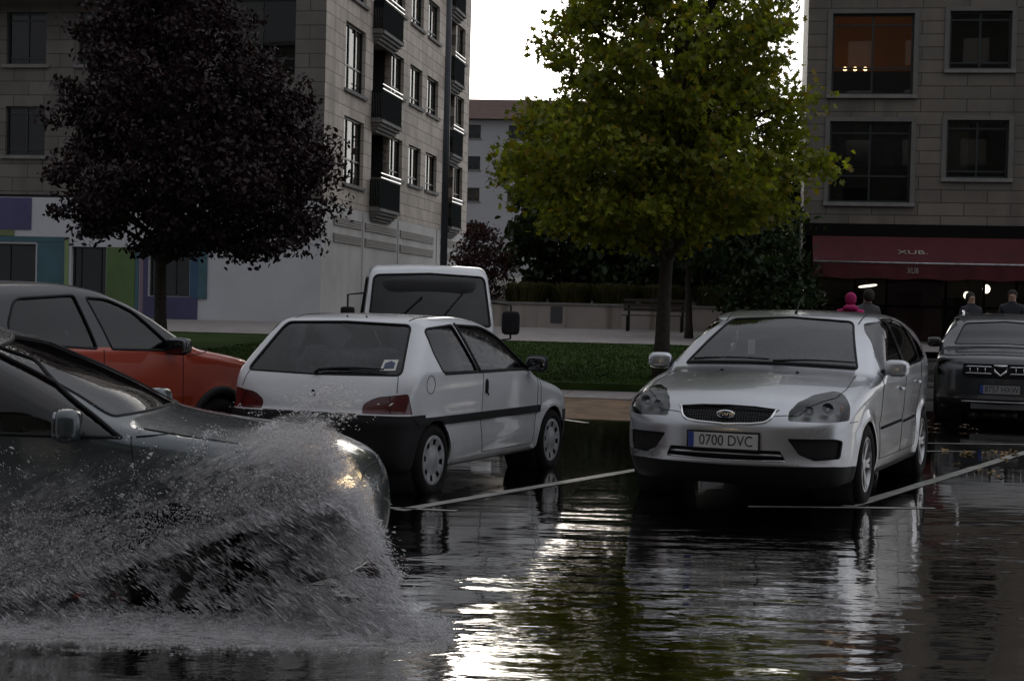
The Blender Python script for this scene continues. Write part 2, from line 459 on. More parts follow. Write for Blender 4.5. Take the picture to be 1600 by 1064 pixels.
def wheel(parent,x,y,z,r,w,side,style,steer=0.,rimr=None,capmat=None):
    """wheel > tyre, rim ; side=+1 left, -1 right"""
    rr=rimr or r*.64
    M=Matrix.Translation((0,0,0))@Matrix.Rotation(R(-90)*side,4,'X')
    wh=empty('wheel',(x,y,z),steer); wh.parent=parent
    # tyre: profile about axle; +h = outward
    t=MB(); pr=[(rr,w/2-.012),(rr+.012,w/2+.002),(r-.05,w/2+.008),(r-.018,w/2-.006),(r-.002,w/2-.03),(r,0),(r-.002,-w/2+.03),(r-.02,-w/2),(rr,-w/2)]
    t.lathe(pr,48,M=M)
    t.build('tyre',RUBBER,wh)
    c=MB()
    if style=='alloy':
        c.lathe([(rr+.004,w/2-.004),(rr-.012,w/2-.002),(rr-.02,w/2-.03),(rr-.03,-w/2+.03)],48,M=M)
        c.lathe([(0,w/2-.012),(.03,w/2-.012),(.045,w/2-.02),(.05,w/2-.05)],24,M=M)
        for k in range(5):
            for dd in (-.16,.16):
                a=2*math.pi*k/5; b=a+dd
                ax=Vector((math.cos(a)*.03,math.sin(a)*.03,w/2-.03)); e=Vector((math.cos(b)*(rr-.012),math.sin(b)*(rr-.012),w/2-.016))
                d=(e-ax).normalized(); nn=Vector((0,0,1)); sd=d.cross(nn).normalized(); hw=.016
                vs=[ax-sd*hw,ax+sd*hw,e+sd*hw*.9,e-sd*hw*.9]; vs=[M@(v+nn*.006) for v in vs]+[M@(v-nn*.03) for v in vs]
                c.add(vs,[(0,1,2,3),(7,6,5,4),(0,4,5,1),(1,5,6,2),(2,6,7,3),(3,7,4,0)])
        cap=c.build('rim',ALLOY,wh,sharp=35)
        d=MB(); d.lathe([(0,-.01),(rr*.62,-.01),(rr*.62,-.03)],32,M=M); d.lathe([(rr*.98,-w*.3),(0,-w*.3)],32,M=M); d.build('brake_disc',BRAKE,wh)
    elif style=='hubcap':
        n=8; c.lathe([(0,w/2+.004),(.05,w/2+.004),(.075,w/2-.004),(rr*.62,w/2-.012)],32,M=M)
        c.lathe([(rr*.86,w/2-.006),(rr+.002,w/2-.002),(rr+.004,w/2-.012)],48,M=M)
        for k in range(n):
            a0=2*math.pi*k/n; a1=a0+2*math.pi/n*.62; vs=[];fs=[]
            for i in range(5):
                a=a0+(a1-a0)*i/4; vs+= [M@Vector((math.cos(a)*rr*.61,math.sin(a)*rr*.61,w/2-.0121)),M@Vector((math.cos(a)*rr*.87,math.sin(a)*rr*.87,w/2-.0061))]
            for i in range(4): fs.append((i*2,i*2+2,i*2+3,i*2+1))
            c.add(vs,fs,0,True)
        c.build('hubcap',capmat or HUBCAP,wh)
        d=MB(); d.lathe([(rr,w/2-.03),(rr*.3,w/2-.035),(0,w/2-.035)],32,M=M); d.build('rim',BRAKE,wh)
    else:
        c.lathe([(rr,w/2-.005),(rr-.02,w/2-.03),(rr*.6,w/2-.05),(rr*.3,w/2-.02),(0,w/2-.015)],32,M=M)
        c.build('rim',capmat or BRAKE,wh)
    return wh
def wheelwell(parent,x,z,W,r,side,depth=.32):
    m=MB(); M=Matrix.Translation((x,0,z))@Matrix.Rotation(R(-90)*side,4,'X')
    m.lathe([(r,W-.02),(r,W-depth),(0,W-depth)],32,M=M); return m.build('wheel_well',DARKIN,parent)
def text_mesh(name,txt,size,matl,parent,M,extr=.001,align='CENTER',shear=0,sx=1.):
    cu=bpy.data.curves.new(name,'FONT'); cu.body=txt; cu.size=size; cu.extrude=extr; cu.align_x=align; cu.align_y='CENTER'; cu.shear=shear
    o=bpy.data.objects.new(name,cu); COL.objects.link(o); bpy.context.view_layer.update()
    dg=bpy.context.evaluated_depsgraph_get(); me=bpy.data.meshes.new_from_object(o.evaluated_get(dg)); bpy.data.objects.remove(o)
    me.transform(Matrix.Diagonal((sx,1,1,1))); me.transform(M); me.materials.clear()
    return link(name,me,matl,parent)
def car_interior(car,root,xd,xs1,xs2,hw,zf=.32,zh=1.12,rhd=False,bench=True):
    zd=float(car.P(xd+.02))-.24
    """dashboard, seats, steering wheel"""
    it=MB(); it.box(xd-.05,xs2+.75,-hw+.05,hw-.05,zf-.1,zf); it.build('floor_pan',DARKIN,root); it=MB(); it.rbox((xd+.16,0,zd),(.28,hw-.06,.15),e=5); 
    o=it.build('dashboard',DARKIN,root)
    for sy in (-1,1):
        s_=MB(); M=Matrix.Translation((xs1,sy*hw*.5,zf+.1))
        s_.rbox((0,0,.12),(.27,.24,.1),e=4,M=M); s_.rbox((0,0,0),(.1,.235,.33),e=4,M=M@Matrix.Translation((.34,0,.42))@Matrix.Rotation(R(18),4,'Y'))
        s_.rbox((0,0,0),(.05,.13,.09),e=3,M=M@Matrix.Translation((.47,0,zh-zf-.12))@Matrix.Rotation(R(12),4,'Y'))
        s_.build('seat',SEAT,root)
    if bench:
        s_=MB(); s_.rbox((xs2,0,zf+.2),(.28,hw-.12,.12),e=5); s_.rbox((0,0,0),(.1,hw-.14,.32),e=5,M=Matrix.Translation((xs2+.36,0,zf+.5))@Matrix.Rotation(R(20),4,'Y'))
        for sy in (-1,1): s_.rbox((xs2+.5,sy*hw*.45,zh-.05),(.05,.12,.08),e=3)
        s_.build('rear_bench',SEAT,root)
    st=MB(); sy=(-1 if rhd else 1)*hw*.5
    M=Matrix.Translation((xs1-.42,sy,.86))@Matrix.Rotation(R(-65),4,'Y')
    pts=[M@Vector((.185*math.cos(a),.185*math.sin(a),0)) for a in np.linspace(0,2*math.pi,24,endpoint=False)]
    st.tube(pts,.014,8,closed=True); st.rbox((0,0,0),(.06,.16,.02),e=3,M=M); st.build('steering_wheel',DARKIN,root)
# ------------------------------------------------------------------ cars
def S2(sg): return 'P' if sg>0 else 'M'
def shut(car,mb,sides,pl,w=.004):
    for sg in sides:
        for pts in pl: car.seam(mb,S2(sg),pts,w)
def mirror(root,x,y,z,sg,matl,d=(.06,.11,.075),glassback=True):
    m=MB(); M=Matrix.Translation((x,sg*(y+.11),z))@Matrix.Rotation(R(8)*sg,4,'Z')
    m.rbox((0,0,0),d,e=3.2,M=M); a=MB()
    o=m.build('wing_mirror',matl,root)
    a.tube([(x+.02,sg*(y-.03),z-.04),(x+.01,sg*(y+.05),z-.03)],[.03,.022],8); a.build('mirror_arm',BLACK,o)
    g=MB(); g.rbox((d[0]*.86,0,0),(.012,d[1]*.86,d[2]*.8),e=4,M=M); g.build('mirror_glass',MIRG,o)
    return o
def handle(car,parent,x,z,sg,matl,w=.085):
    p,g=car.surf(S2(sg),[(x,z)],.018); M=Matrix.Translation(p[0])
    m=MB(); m.rbox((0,0,0),(w,.014,.016),e=3,M=M); return m.build('door_handle',matl,parent)
def spider(mb,car,sides,poly,w=.006,off=-.002):
    for sg in sides: car.seam(mb,S2(sg),poly,w,closed=True,off=off)
def lamp_unit(parent,c,r,axis,name='lamp',emit=None):
    """reflector bowl with bulb, axis = unit vector the lamp looks along"""
    q=Vector(axis).to_track_quat('Z','Y').to_matrix().to_4x4(); M=Matrix.Translation(c)@q
    m=MB(); m.lathe([(r,0),(r*.93,-.012),(r*.75,-.04),(r*.4,-.07),(.012,-.075)],24,M=M)
    o=m.build(name,REFL,parent); b=MB(); b.lathe([(.014,-.07),(.014,-.03),(.008,-.02),(0,-.018)],12,M=M); b.build('bulb',emit or CHROME,o); return o
def number_plate(root,M,txt,w=.52,h=.11,eu=True,mats=None):
    a,b,c=mats or (PLATE,PBLUE,PINK_)
    m=MB(); m.box(-w/2-.012,w/2+.012,-.004,.004,-h/2-.012,h/2+.012,M=M); fr=m.build('number_plate',BLACK,root)
    m=MB(); m.box(-w/2,w/2,-.006,-.0042,-h/2,h/2,M=M); m.build('plate_face',a,fr)
    x0=-w/2
    if eu: m=MB(); m.box(-w/2+.001,-w/2+.042,-.0075,-.0062,-h/2+.001,h/2-.001,M=M); m.build('eu_band',b,fr)
    text_mesh('plate_text',txt,.108,c,fr,M@Matrix.Translation((.022,-.0072,-.001))@Matrix.Rotation(R(90),4,'X'),.0006,sx=.86)
    return fr

def silver_hatchback(loc,rz):
    root=empty('parked_car',loc,rz,label='silver five door hatchback parked facing the camera with its wheels in the water',cat='car',group='cars parked in the angled bays')
    PT=paint('silver_paint',(.50,.51,.535),metal=.92,rough=.30,dirt=.10)
    W=.88
    c=Car(root,4.34,
      top=[(-.3,.60),(-.05,.70),(.06,.765),(.2,.83),(.45,.90),(.8,.965),(1.12,1.015),(1.30,1.10),(1.6,1.245),(1.9,1.365),(2.1,1.425),(2.35,1.462),(2.7,1.475),(3.05,1.462),(3.4,1.42),(3.75,1.345),(3.9,1.27),(4.1,1.09),(4.22,.99),(4.34,.93),(4.7,.85)],
      plan=[(-.2,.77),(.3,.85),(.9,.88),(1.6,.895),(2.6,.90),(3.4,.89),(3.9,.85),(4.4,.79)],
      front=[(.1,.16),(.27,.07),(.36,.02),(.45,.0),(.6,.0),(.68,.02),(.76,.055),(.82,.12),(.95,.3),(1.5,.85)],
      rear=[(.1,4.22),(.3,4.3),(.5,4.335),(.75,4.34),(.9,4.32),(1.1,4.25),(1.5,4.05)],
      belt=[(0,.66),(.5,.80),(1.2,.93),(2.,.965),(3.2,1.02),(4.3,1.04)],
      tum=.42,kf=.30,kr=.14,crown=.055,cf=.42,cr=.34,kst=.10,kc=.17,ket=.06,
      wheels=((.88,.30),(3.52,.30)),arch=.36,flare=.022,waist=.10,creases=((.60,-.006,.05),(.90,.006,.03)),tuck=.05,tumc=.1,nth=290,res=.018)
    # ---- front
    c.cut('windshield','F',roundpoly([(-.70,1.015),(-.4,1.035),(0,1.042),(.4,1.035),(.70,1.015),(.60,1.22),(.515,1.385),(.3,1.405),(0,1.412),(-.3,1.405),(-.515,1.385),(-.60,1.22)],[.03]+[.0]*3+[.03,0,.05,0,0,0,.05,0]),lim=lambda p:p[0]<2.3)
    c.cut('grille','F',roundpoly([(-.375,.748),(-.2,.765),(0,.77),(.2,.765),(.375,.748),(.31,.655),(.2,.64),(0,.632),(-.2,.64),(-.31,.655)],[.015,0,0,0,.015,.04,0,0,0,.04]),lim=lambda p:p[0]<.5)
    c.cut('lower_grille','F',roundpoly([(-.41,.455),(.41,.455),(.445,.385),(0,.37),(-.445,.385)],.012),lim=lambda p:p[0]<.5)
    for sg in (-1,1):
        v=('F',30*sg); 
        u=lambda y,x:sg*(y*math.cos(R(30))+x*math.sin(R(30)))
        # headlamp outline given in (y,z) with rough x depth
        c.cut('headlight',v,roundpoly([(u(.445,.09),.668),(u(.46,.10),.735),(u(.54,.14),.80),(u(.66,.24),.85),(u(.76,.42),.875),(u(.80,.47),.865),(u(.845,.40),.78),(u(.86,.32),.675),(u(.74,.17),.66)],.02),lim=lambda p:p[0]<.8)
        c.cut('fog_recess',v,roundpoly([(u(.46,.04),.545),(u(.80,.18),.545),(u(.84,.24),.53),(u(.83,.22),.40),(u(.66,.10),.385),(u(.55,.06),.43)],.02),lim=lambda p:p[0]<.6)
        # side
        s=S2(sg)
        for (wx,wz) in c.wheels: c.cut('arch',s,circ(wx,wz,.345,36),only=('body',),nmin=.0)
        c.cut('side_glass',s,roundpoly([(1.50,1.005),(2.36,1.035),(2.345,1.40),(2.12,1.385),(1.92,1.31),(1.66,1.155)],[.02,.02,.03,.06,.1,.04]),nmin=.0)
        c.cut('side_glass',s,roundpoly([(2.44,1.037),(3.18,1.062),(3.16,1.18),(3.02,1.36),(2.75,1.40),(2.43,1.405)],[.02,.03,.08,.06,.05,.03]))
        c.cut('side_glass',s,roundpoly([(3.25,1.068),(3.52,1.09),(3.46,1.17),(3.25,1.29)],[.02,.03,.06,.03]))
        c.cut('side_trim',s,[(1.62,1.385-.25),(1.62,1.135),(2.10,1.40),(2.36,1.425),(2.8,1.42),(3.05,1.385),(3.40,1.235),(3.6,1.09),(3.6,1.075),(3.2,1.045),(2.4,1.015),(1.45,.99)],only=('body',),nmin=.45,lim=lambda p:p[2]>.9 and 1.42<p[0]<3.6)
        c.cut('tail_light',s,roundpoly([(3.98,1.18),(4.16,1.12),(4.30,.95),(4.30,.78),(4.1,.80)],.02))
        c.cut('front_door',s,[(1.42,.995),(1.38,.6),(1.42,.32),(2.30,.32),(2.39,.6),(2.40,1.03)],only=('body',))
        c.cut('rear_door',s,[(2.40,1.03),(2.39,.6),(2.30,.32),(3.05,.32),(3.12,.6),(3.24,.85),(3.27,1.08)],only=('body',))
    c.cut('skirt','F',[(-1,.0),(1,.0),(1,.325),(.75,.345),(.0,.335),(-.75,.345),(-1,.325)],only=('body',),lim=lambda p:p[0]<.62,nmin=-.9)
    for sg in (-1,1): c.cut('skirt',S2(sg),[(0,.0),(4.4,0),(4.4,.25),(0,.25)],only=('body',),nmin=-.5,lim=lambda p:p[0]>.5)
    c.cut('hood','T',[(.12,-.50),(.055,-.30),(.05,0),(.055,.30),(.12,.50),(.45,.72),(.7,.745),(1.2,.715),(1.2,.68),(1.135,.4),(1.11,0),(1.135,-.4),(1.2,-.68),(1.2,-.715),(.7,-.745),(.45,-.72)],only=('body',),nmin=.1,lim=lambda p:p[2]>.75)
    c.cut('rear_glass','B',roundpoly([(-.62,1.08),(.62,1.08),(.52,1.32),(-.52,1.32)],.06),nmin=.1,lim=lambda p:p[0]>3.5)
    body=c.part('body','body',PT)
    c.part('hood','hood',PT)
    fd=[];
    for sg in (-1,1):
        pass
    for nm in ('front_door','rear_door'):
        for sg in (-1,1):
            keep=list(c.lab)
            cy=[np.mean(c.V[f][:,1]) if l==nm else 0 for f,l in zip(c.faces,c.lab)]
            c.lab=[('tmp' if l==nm and y*sg>0 else l) for l,y in zip(c.lab,cy)]
            d=c.part('tmp','door',PT); c.lab=keep
            handle(c,d,2.22 if nm=='front_door' else 3.08,.845 if nm=='front_door' else .875,sg,PT)
            r=MB(); a,b=(1.45,2.33) if nm=='front_door' else (2.45,3.02)
            c.seam(r,S2(sg),[(a,.56),(b,.575)],.012); r.build('rub_strip',PT,d)
    c.part('windshield','windshield',GLASS,inset=.004,ret=0); c.part('side_glass','side_window',GLASSD,inset=.012,ret=0)
    c.part('side_trim','window_trim',BLACKG,inset=.003,ret=.01); c.part('rear_glass','rear_window',GLASSD,inset=.01,ret=0)
    c.part('skirt','lower_skirt',BLACK,ret=.0); c.part('tail_light','tail_light',REDL,inset=.003)
    # grille
    gr=c.part('grille','grille',BLACK,inset=.035,ret=0)
    m=MB(); gp=roundpoly([(-.375,.748),(-.2,.765),(0,.77),(.2,.765),(.375,.748),(.31,.655),(.2,.64),(0,.632),(-.2,.64),(-.31,.655)],[.015,0,0,0,.015,.04,0,0,0,.04])
    i0=[k for k,p in enumerate(gp) if True]
    p,g=c.surf('F',gp,.002); q=[p[k] for k in range(len(p)) if gp[k][1]<.757]
    lower=sorted([t for t in range(len(gp)) if gp[t][1]<.75],key=lambda t:gp[t][0])
    m.tube([tuple(p[t]) for t in lower],.010,8); m.build('grille_frame',CHROME,gr)
    m=MB()
    for zz in np.arange(.645,.76,.018):
        hw=.31+(zz-.655)*.6; pp,_=c.surf('F',[(y,zz) for y in np.linspace(-hw,hw,20)],-.022); m.tube([tuple(t) for t in pp],.0022,5)
    for yy in np.arange(-.36,.37,.02):
        z0=.64 if abs(yy)<.31 else .64+(abs(yy)-.31)*1.6; pp,_=c.surf('F',[(yy,zz) for zz in np.linspace(z0,.755,5)],-.022); m.tube([tuple(t) for t in pp],.0022,5)
    m.build('grille_mesh',BLACKG,gr)
    # badge
    xb=c.surf('F',[(0,.70)])[0][0][0]-.004
    M=Matrix.Translation((xb,0,.702))@Matrix.Rotation(R(-90),4,'Y')@Matrix.Rotation(R(-90),4,'Z')
    m=MB(); m.lathe([(0,.008),(.06,.006),(.068,0),(.06,-.01)],40); 
    me_b=m.build('badge',CHROME,gr); me_b.data.transform(M@Matrix.Diagonal((1.06,.46,1,1)))
    m=MB(); m.lathe([(0,.0095),(.056,.0075)],40); o=m.build('badge_field',mat('badge_blue',(.02,.035,.09),.3),me_b); o.data.transform(M@Matrix.Diagonal((1.06,.44,1,1)))
    text_mesh('badge_script','Ford',.046,CHROME,me_b,M@Matrix.Translation((0,.002,.0092)),.001,shear=.35,sx=1.25)
    # lower grille
    lg=c.part('lower_grille','lower_grille',BLACK,inset=.03,ret=0); m=MB()
    for zz,hw in ((.418,.42),): pp,_=c.surf('F',[(y,zz) for y in np.linspace(-hw,hw,16)],-.012); m.tube([tuple(t) for t in pp],.009,8)
    pp,_=c.surf('F',[(-.44,.381),(-.2,.373),(0,.370),(.2,.373),(.44,.381)],.0,step=.04); m.tube([tuple(t) for t in pp],.007,8)
    m.build('slat',ALLOY,lg)
    fr=c.part('fog_recess','fog_recess',BLACK,inset=.025,ret=0)
    # headlights
    HB=mat('headlamp_housing',(.30,.30,.30),.4,metal=.5)
    for sg in (-1,1):
        cy=[np.mean(c.V[f][:,1]) if l=='headlight' else 0 for f,l in zip(c.faces,c.lab)]; keep=list(c.lab)
        c.lab=[('tmp' if l=='headlight' and y*sg>0 else l) for l,y in zip(c.lab,cy)]
        hl=c.part('tmp','headlight',GLASSC,inset=.001,ret=0); c.part('tmp','housing',HB,parent=hl,inset=.085,ret=-.07); c.lab=keep
        for (yy,zz,xx,rr) in ((.57,.735,.21,.040),(.69,.755,.29,.046)):
            lamp_unit(hl,(xx,sg*yy,zz),rr,(-1,sg*.15,0))
        m=MB(); m.rbox((.40,sg*.775,.75),(.02,.015,.032),e=3); m.build('indicator_lamp',AMBER,hl)
    # seams
    m=MB()
    for sg in (-1,1):
        for pl in ([(1.42,.995),(1.38,.6),(1.42,.32)],[(2.40,1.03),(2.39,.6),(2.30,.32)],[(3.05,.32),(3.12,.6),(3.24,.85),(3.27,1.08)],[(1.42,.32),(3.05,.32)]): c.seam(m,S2(sg),pl,.003)
        c.seam(m,('F',30*sg),[(sg*(.88*math.cos(R(30))+.3*math.sin(R(30))),.66),(sg*(.88*math.cos(R(30))+.52*math.sin(R(30))),.66)],.0025)
        c.seam(m,'T',[(.13,sg*.52),(.45,sg*.72),(.7,sg*.745),(1.2,sg*.715)],.003)
        c.seam(m,'T',[(2.05,sg*.56),(2.6,sg*.575),(3.2,sg*.565),(3.75,sg*.52)],.005)
    c.seam(m,'T',[(.125,-.51),(.058,-.30),(.052,0),(.058,.30),(.125,.51)],.003)
    m.build('panel_seam',BLACK,body)
    m=MB(); wp=roundpoly([(-.70,1.015),(0,1.042),(.70,1.015),(.60,1.22),(.515,1.385),(0,1.412),(-.515,1.385),(-.60,1.22)],[.03,0,.03,0,.05,0,.05,0])
    c.seam(m,'F',wp,.010,closed=True,off=-.003); m.build('windshield_seal',BLACK,body)
    # cowl + wipers + nozzles + antenna
    m=MB(); pp,_=c.surf('F',[(y,1.022+.02*(1-(y/.7)**2)) for y in np.linspace(-.68,.68,14)],.002); m.tube([tuple(t) for t in pp],.018,8); m.build('cowl',BLACK,body)
    for (ya,yb,za,zb) in ((.62,-.02,1.04,1.058),(-.06,-.66,1.045,1.05)):
        m=MB(); pp,_=c.surf('F',[(ya+(yb-ya)*t,za+(zb-za)*t+.012*math.sin(math.pi*t)) for t in np.linspace(0,1,10)],.022); m.tube([tuple(t) for t in pp],[.011,.010,.009,.008]+[.007]*6,6); m.build('wiper',BLACK,root)
    for yy in (-.3,.3):
        p,_=c.surf('T',[(1.0,yy)],.004); m=MB(); m.rbox(tuple(p[0]),(.014,.012,.008)); m.build('washer_nozzle',BLACK,body)
    p,_=c.surf('T',[(2.2,.0)]); m=MB(); m.tube([Vector(p[0]),Vector(p[0])+Vector((.05,0,.035)),Vector(p[0])+Vector((.16,0,.12))],[.014,.006,.003],8); m.build('antenna',BLACK,root)
    for sg in (-1,1): mirror(root,1.52,.86,1.03,sg,PT,d=(.06,.10,.068))
    for sg in (-1,1):
        m=MB(); c.seam(m,'F',[(sg*.3,1.2),(sg*.3,1.2)],.001) if False else None
        for (wx,wz) in c.wheels:
            wheel(root,wx,sg*.775,.318,.318,.205,sg,'alloy',steer=0); wheelwell(root,wx,.30,.86,.36,sg)
    xp=c.surf('F',[(0,.54)])[0][0][0]-.012
    number_plate(root,Matrix.Translation((xp,0.0,.512))@Matrix.Rotation(R(-90),4,'Z'),'0700 DVC')
    car_interior(c,root,1.35,1.95,2.85,.72)
    # papers and mirror inside the windscreen
    m=MB(); m.box(1.63,1.632,.20,.26,1.10,1.22); m.build('paper_note',PAPER,root)
    m=MB(); m.rbox((1.93,0.02,1.30),(.02,.11,.035),e=3); m.build('inside_mirror',BLACK,root)
    return root,c
def split_side(c,lab,sg):
    return [('tmp' if l==lab and np.mean(c.V[f][:,1])*sg>0 else l) for f,l in zip(c.faces,c.lab)]
def white_hatch(loc,rz):
    root=empty('parked_car',loc,rz,label='small white three door hatchback seen from its rear corner, black bumpers and black side strip',cat='car',group='cars parked in the angled bays')
    PT=paint('white_paint',(.66,.67,.69),metal=0,rough=.4,dirt=.10)
    c=Car(root,3.6,
      top=[(-.3,.45),(-.05,.58),(.05,.655),(.2,.72),(.45,.785),(.75,.84),(.95,.895),(1.1,.965),(1.35,1.10),(1.62,1.24),(1.8,1.305),(2.05,1.345),(2.4,1.365),(2.75,1.358),(2.98,1.325),(3.06,1.27),(3.2,1.145),(3.45,.905),(3.53,.82),(3.7,.70)],
      plan=[(-.2,.70),(.3,.765),(.8,.785),(1.6,.795),(2.6,.795),(3.2,.785),(3.7,.755)],
      front=[(.1,.10),(.25,.02),(.35,.0),(.52,.0),(.56,.03),(.66,.05),(.75,.12),(.95,.4),(1.4,.9)],
      rear=[(.1,3.5),(.25,3.58),(.35,3.605),(.55,3.60),(.62,3.575),(.66,3.555),(.8,3.535),(.9,3.53),(1.1,3.5),(1.5,3.3)],
      belt=[(0,.62),(.5,.76),(1.1,.87),(2.,.90),(3.,.91),(3.6,.90)],
      tum=.36,kf=.16,kr=.09,crown=.045,cf=.30,cr=.14,kst=.085,kc=.10,ket=.05,
      wheels=((.66,.27),(3.045,.27)),arch=.31,flare=.014,waist=.12,creases=((.57,.004,.03),),tuck=.05,tumc=.25,res=.025)
    c.cut('windshield','F',roundpoly([(-.62,.92),(0,.945),(.62,.92),(.50,1.24),(0,1.275),(-.50,1.24)],[.03,0,.03,.05,0,.05]),lim=lambda p:p[0]<1.9)
    rgp=roundpoly([(-.665,.915),(0,.905),(.665,.915),(.545,1.285),(0,1.30),(-.545,1.285)],[.05,0,.05,.05,0,.05])
    c.cut('rear_glass','B',rgp,lim=lambda p:p[0]>2.8)
    win1=roundpoly([(2.31,.925),(2.93,.93),(3.02,1.10),(3.0,1.26),(2.52,1.29)],[.015,.04,.1,.07,.015])
    win2=roundpoly([(1.24,.92),(2.25,.925),(2.46,1.29),(1.98,1.275),(1.66,1.175)],[.02,.015,.02,.10,.06])
    for sg in (-1,1):
        s=S2(sg)
        for (wx,wz) in c.wheels: c.cut('arch',s,circ(wx,wz,.305,36),nmin=0)
        c.cut('side_glass',s,win1,nmin=0); c.cut('door_glass',s,win2,nmin=0)
        c.cut('tail_light',('B',sg*35),roundpoly([(sg*(y*math.cos(R(35)))-sg*x*math.sin(R(35))*1.0,z) for (y,x,z) in ((.43,3.555,.632),(.44,3.55,.70),(.55,3.545,.755),(.775,3.46,.785),(.79,3.42,.632))],[.015,.03,.05,.02,.01]),lim=lambda p:p[0]>3.2,nmin=.0)
        c.cut('bumper',s,[(3.0,.0),(3.0,.545),(3.30,.55),(3.42,.622),(3.9,.622),(3.9,0)],lim=lambda p:p[0]>3.1,nmin=-.6)
        c.cut('bumper',s,[(-.2,0),(-.2,.53),(.36,.53),(.40,.4),(.42,0)],nmin=-.6)
        c.cut('side_strip',s,[(.95,.535),(.95,.598),(2.74,.598),(3.40,.60),(3.40,.545),(2.74,.535)],nmin=.0)
        c.cut('door',s,[(1.03,.92),(1.02,.6),(1.06,.27),(2.12,.27),(2.19,.5),(2.20,.925)])
    c.cut('bumper','B',[(-1,0),(-1,.622),(1,.622),(1,0)],nmin=-.3,lim=lambda p:p[0]>3.2)
    c.cut('bumper','F',[(-1,0),(-1,.53),(1,.53),(1,0)],nmin=-.3,lim=lambda p:p[0]<.4)
    c.cut('tailgate','B',[(-.70,.625),(-.41,.625),(.41,.625),(.70,.625),(.725,.80),(.70,.905),(.56,1.315),(-.56,1.315),(-.70,.905),(-.725,.80)],nmin=.15,lim=lambda p:p[0]>2.9)
    for sg in (-1,1): c.cut('headlight',('F',sg*30),[(sg*(y*math.cos(R(30))+x*math.sin(R(30))),z) for (y,x,z) in ((.42,.03,.56),(.42,.04,.66),(.72,.2,.70),(.74,.22,.56))])
    body=c.part('body','body',PT)
    tg=c.part('tailgate','tailgate',PT)
    for sg in (-1,1):
        keep=c.lab; c.lab=split_side(c,'door',sg); d=c.part('tmp','door',PT); c.lab=keep
        p,_=c.surf(S2(sg),[(2.13,.80)],.004); m=MB(); m.rbox(tuple(p[0]),(.022,.012,.06),e=3); m.build('door_handle',BLACK,d)
        p,_=c.surf(S2(sg),[(2.09,.735)],.002); m=MB(); m.rbox(tuple(p[0]),(.012,.006,.012),e=2.2); m.build('door_lock',BLACK,d)
    c.part('side_strip','side_strip',BLACK,inset=-.008,ret=.012); c.part('bumper','bumper',mat('bumper_black',(.007,.007,.008),.6,var=.3,vs=6,bump=.05,spec=.18),inset=-.004,ret=.012)
    c.part('tail_light','tail_light',REDL,inset=.003)
    c.part('headlight','headlight',GLASSC,inset=.003); c.part('rear_glass','rear_window',GLASS,inset=.006,ret=0,parent=tg); c.part('windshield','windshield',GLASS,inset=.006,ret=0)
    c.part(('side_glass','door_glass'),'side_window',GLASS,inset=.010,ret=0)
    m=MB(); c.seam(m,'B',rgp,.011,closed=True,off=-.004); m.build('rear_window_seal',BLACK,tg)
    m=MB()
    for sg in (-1,1):
        c.seam(m,S2(sg),win1,.009,closed=True,off=-.003); c.seam(m,S2(sg),win2,.010,closed=True,off=-.003)
        c.seam(m,S2(sg),[(2.27,.92),(2.47,1.30)],.022,off=-.008)
        c.seam(m,S2(sg),[(1.12,.915),(2.9,.918)],.009,off=-.001)
    m.build('window_seal',BLACK,body)
    m=MB()
    for sg in (-1,1):
        for pl in ([(1.03,.92),(1.02,.6),(1.06,.27)],[(2.12,.27),(2.19,.5),(2.20,.925)],[(1.06,.27),(2.12,.27)],[(.98,.90),(.93,.6)],circ(3.13,.845,.068,20)+[circ(3.13,.845,.068,20)[0]]): c.seam(m,S2(sg),pl,.0028)
        c.seam(m,('B',sg*35),[(sg*(.70*math.cos(R(35))-3.5*math.sin(R(35))),.79),(sg*(.665*math.cos(R(35))-3.42*math.sin(R(35))),.92)],.003)
        c.seam(m,'T',[(1.9,sg*.50),(2.4,sg*.52),(2.95,sg*.5)],.004)
    c.seam(m,'B',[(-.41,.628),(.41,.628)],.004)
    m.build('panel_seam',BLACK,body)
    # upper light segment, lion emblem, rear wiper, sticker
    for sg in (1,-1):
        m=MB(); p,_=c.surf(('B',sg*35),[(sg*(.735*math.cos(R(35))-3.5*math.sin(R(35))),.71)],0)
        c.seam(m,('B',sg*35),[(sg*(.65*math.cos(R(35))-3.52*math.sin(R(35))),.64),(sg*(.65*math.cos(R(35))-3.52*math.sin(R(35))),.765)],.003)
        m.build('lens_divider',BLACK,root)
    lion=[(-.022,-.035),(-.012,-.035),(-.008,-.012),(.004,-.012),(.006,-.035),(.018,-.035),(.016,-.005),(.022,.0),(.028,-.004),(.026,.008),(.016,.008),(.026,.02),(.020,.024),(.01,.014),(.014,.034),(.002,.040),(-.010,.034),(-.012,.022),(-.02,.0)]
    xb=c.surf('B',[(0,.755)])[0][0][0]; m=MB(); M=Matrix.Translation((xb,0,.755))@Matrix.Rotation(R(90),4,'Y')@Matrix.Rotation(R(90),4,'Z')
    m.prism([(a*.9,b) for a,b in lion],-.002,.006,M=M); m.lathe([(.0,.004),(.012,.004),(.014,0)],16,M=M@Matrix.Translation((0,-.052,0))); m.build('lion_emblem',BLACK,tg)
    m=MB(); pp,_=c.surf('B',[(-.02,.900),(.0,.925),(.12,.938),(.3,.945),(.52,.942)],.022); m.tube([tuple(t) for t in pp],[.016,.014,.010,.009,.006],6)
    pp,_=c.surf('B',[(.02,.932),(.55,.932)],.014); m.tube([tuple(t) for t in pp],.007,6)
    m.build('rear_wiper',BLACK,tg)
    p,g=c.surf('B',[(.48,.945),(.60,.95),(.585,1.03),(.475,1.025)],.000); m=MB(); m.add([tuple(t) for t in p],[(0,1,2,3)]); st=m.build('sticker',PAPER,tg)
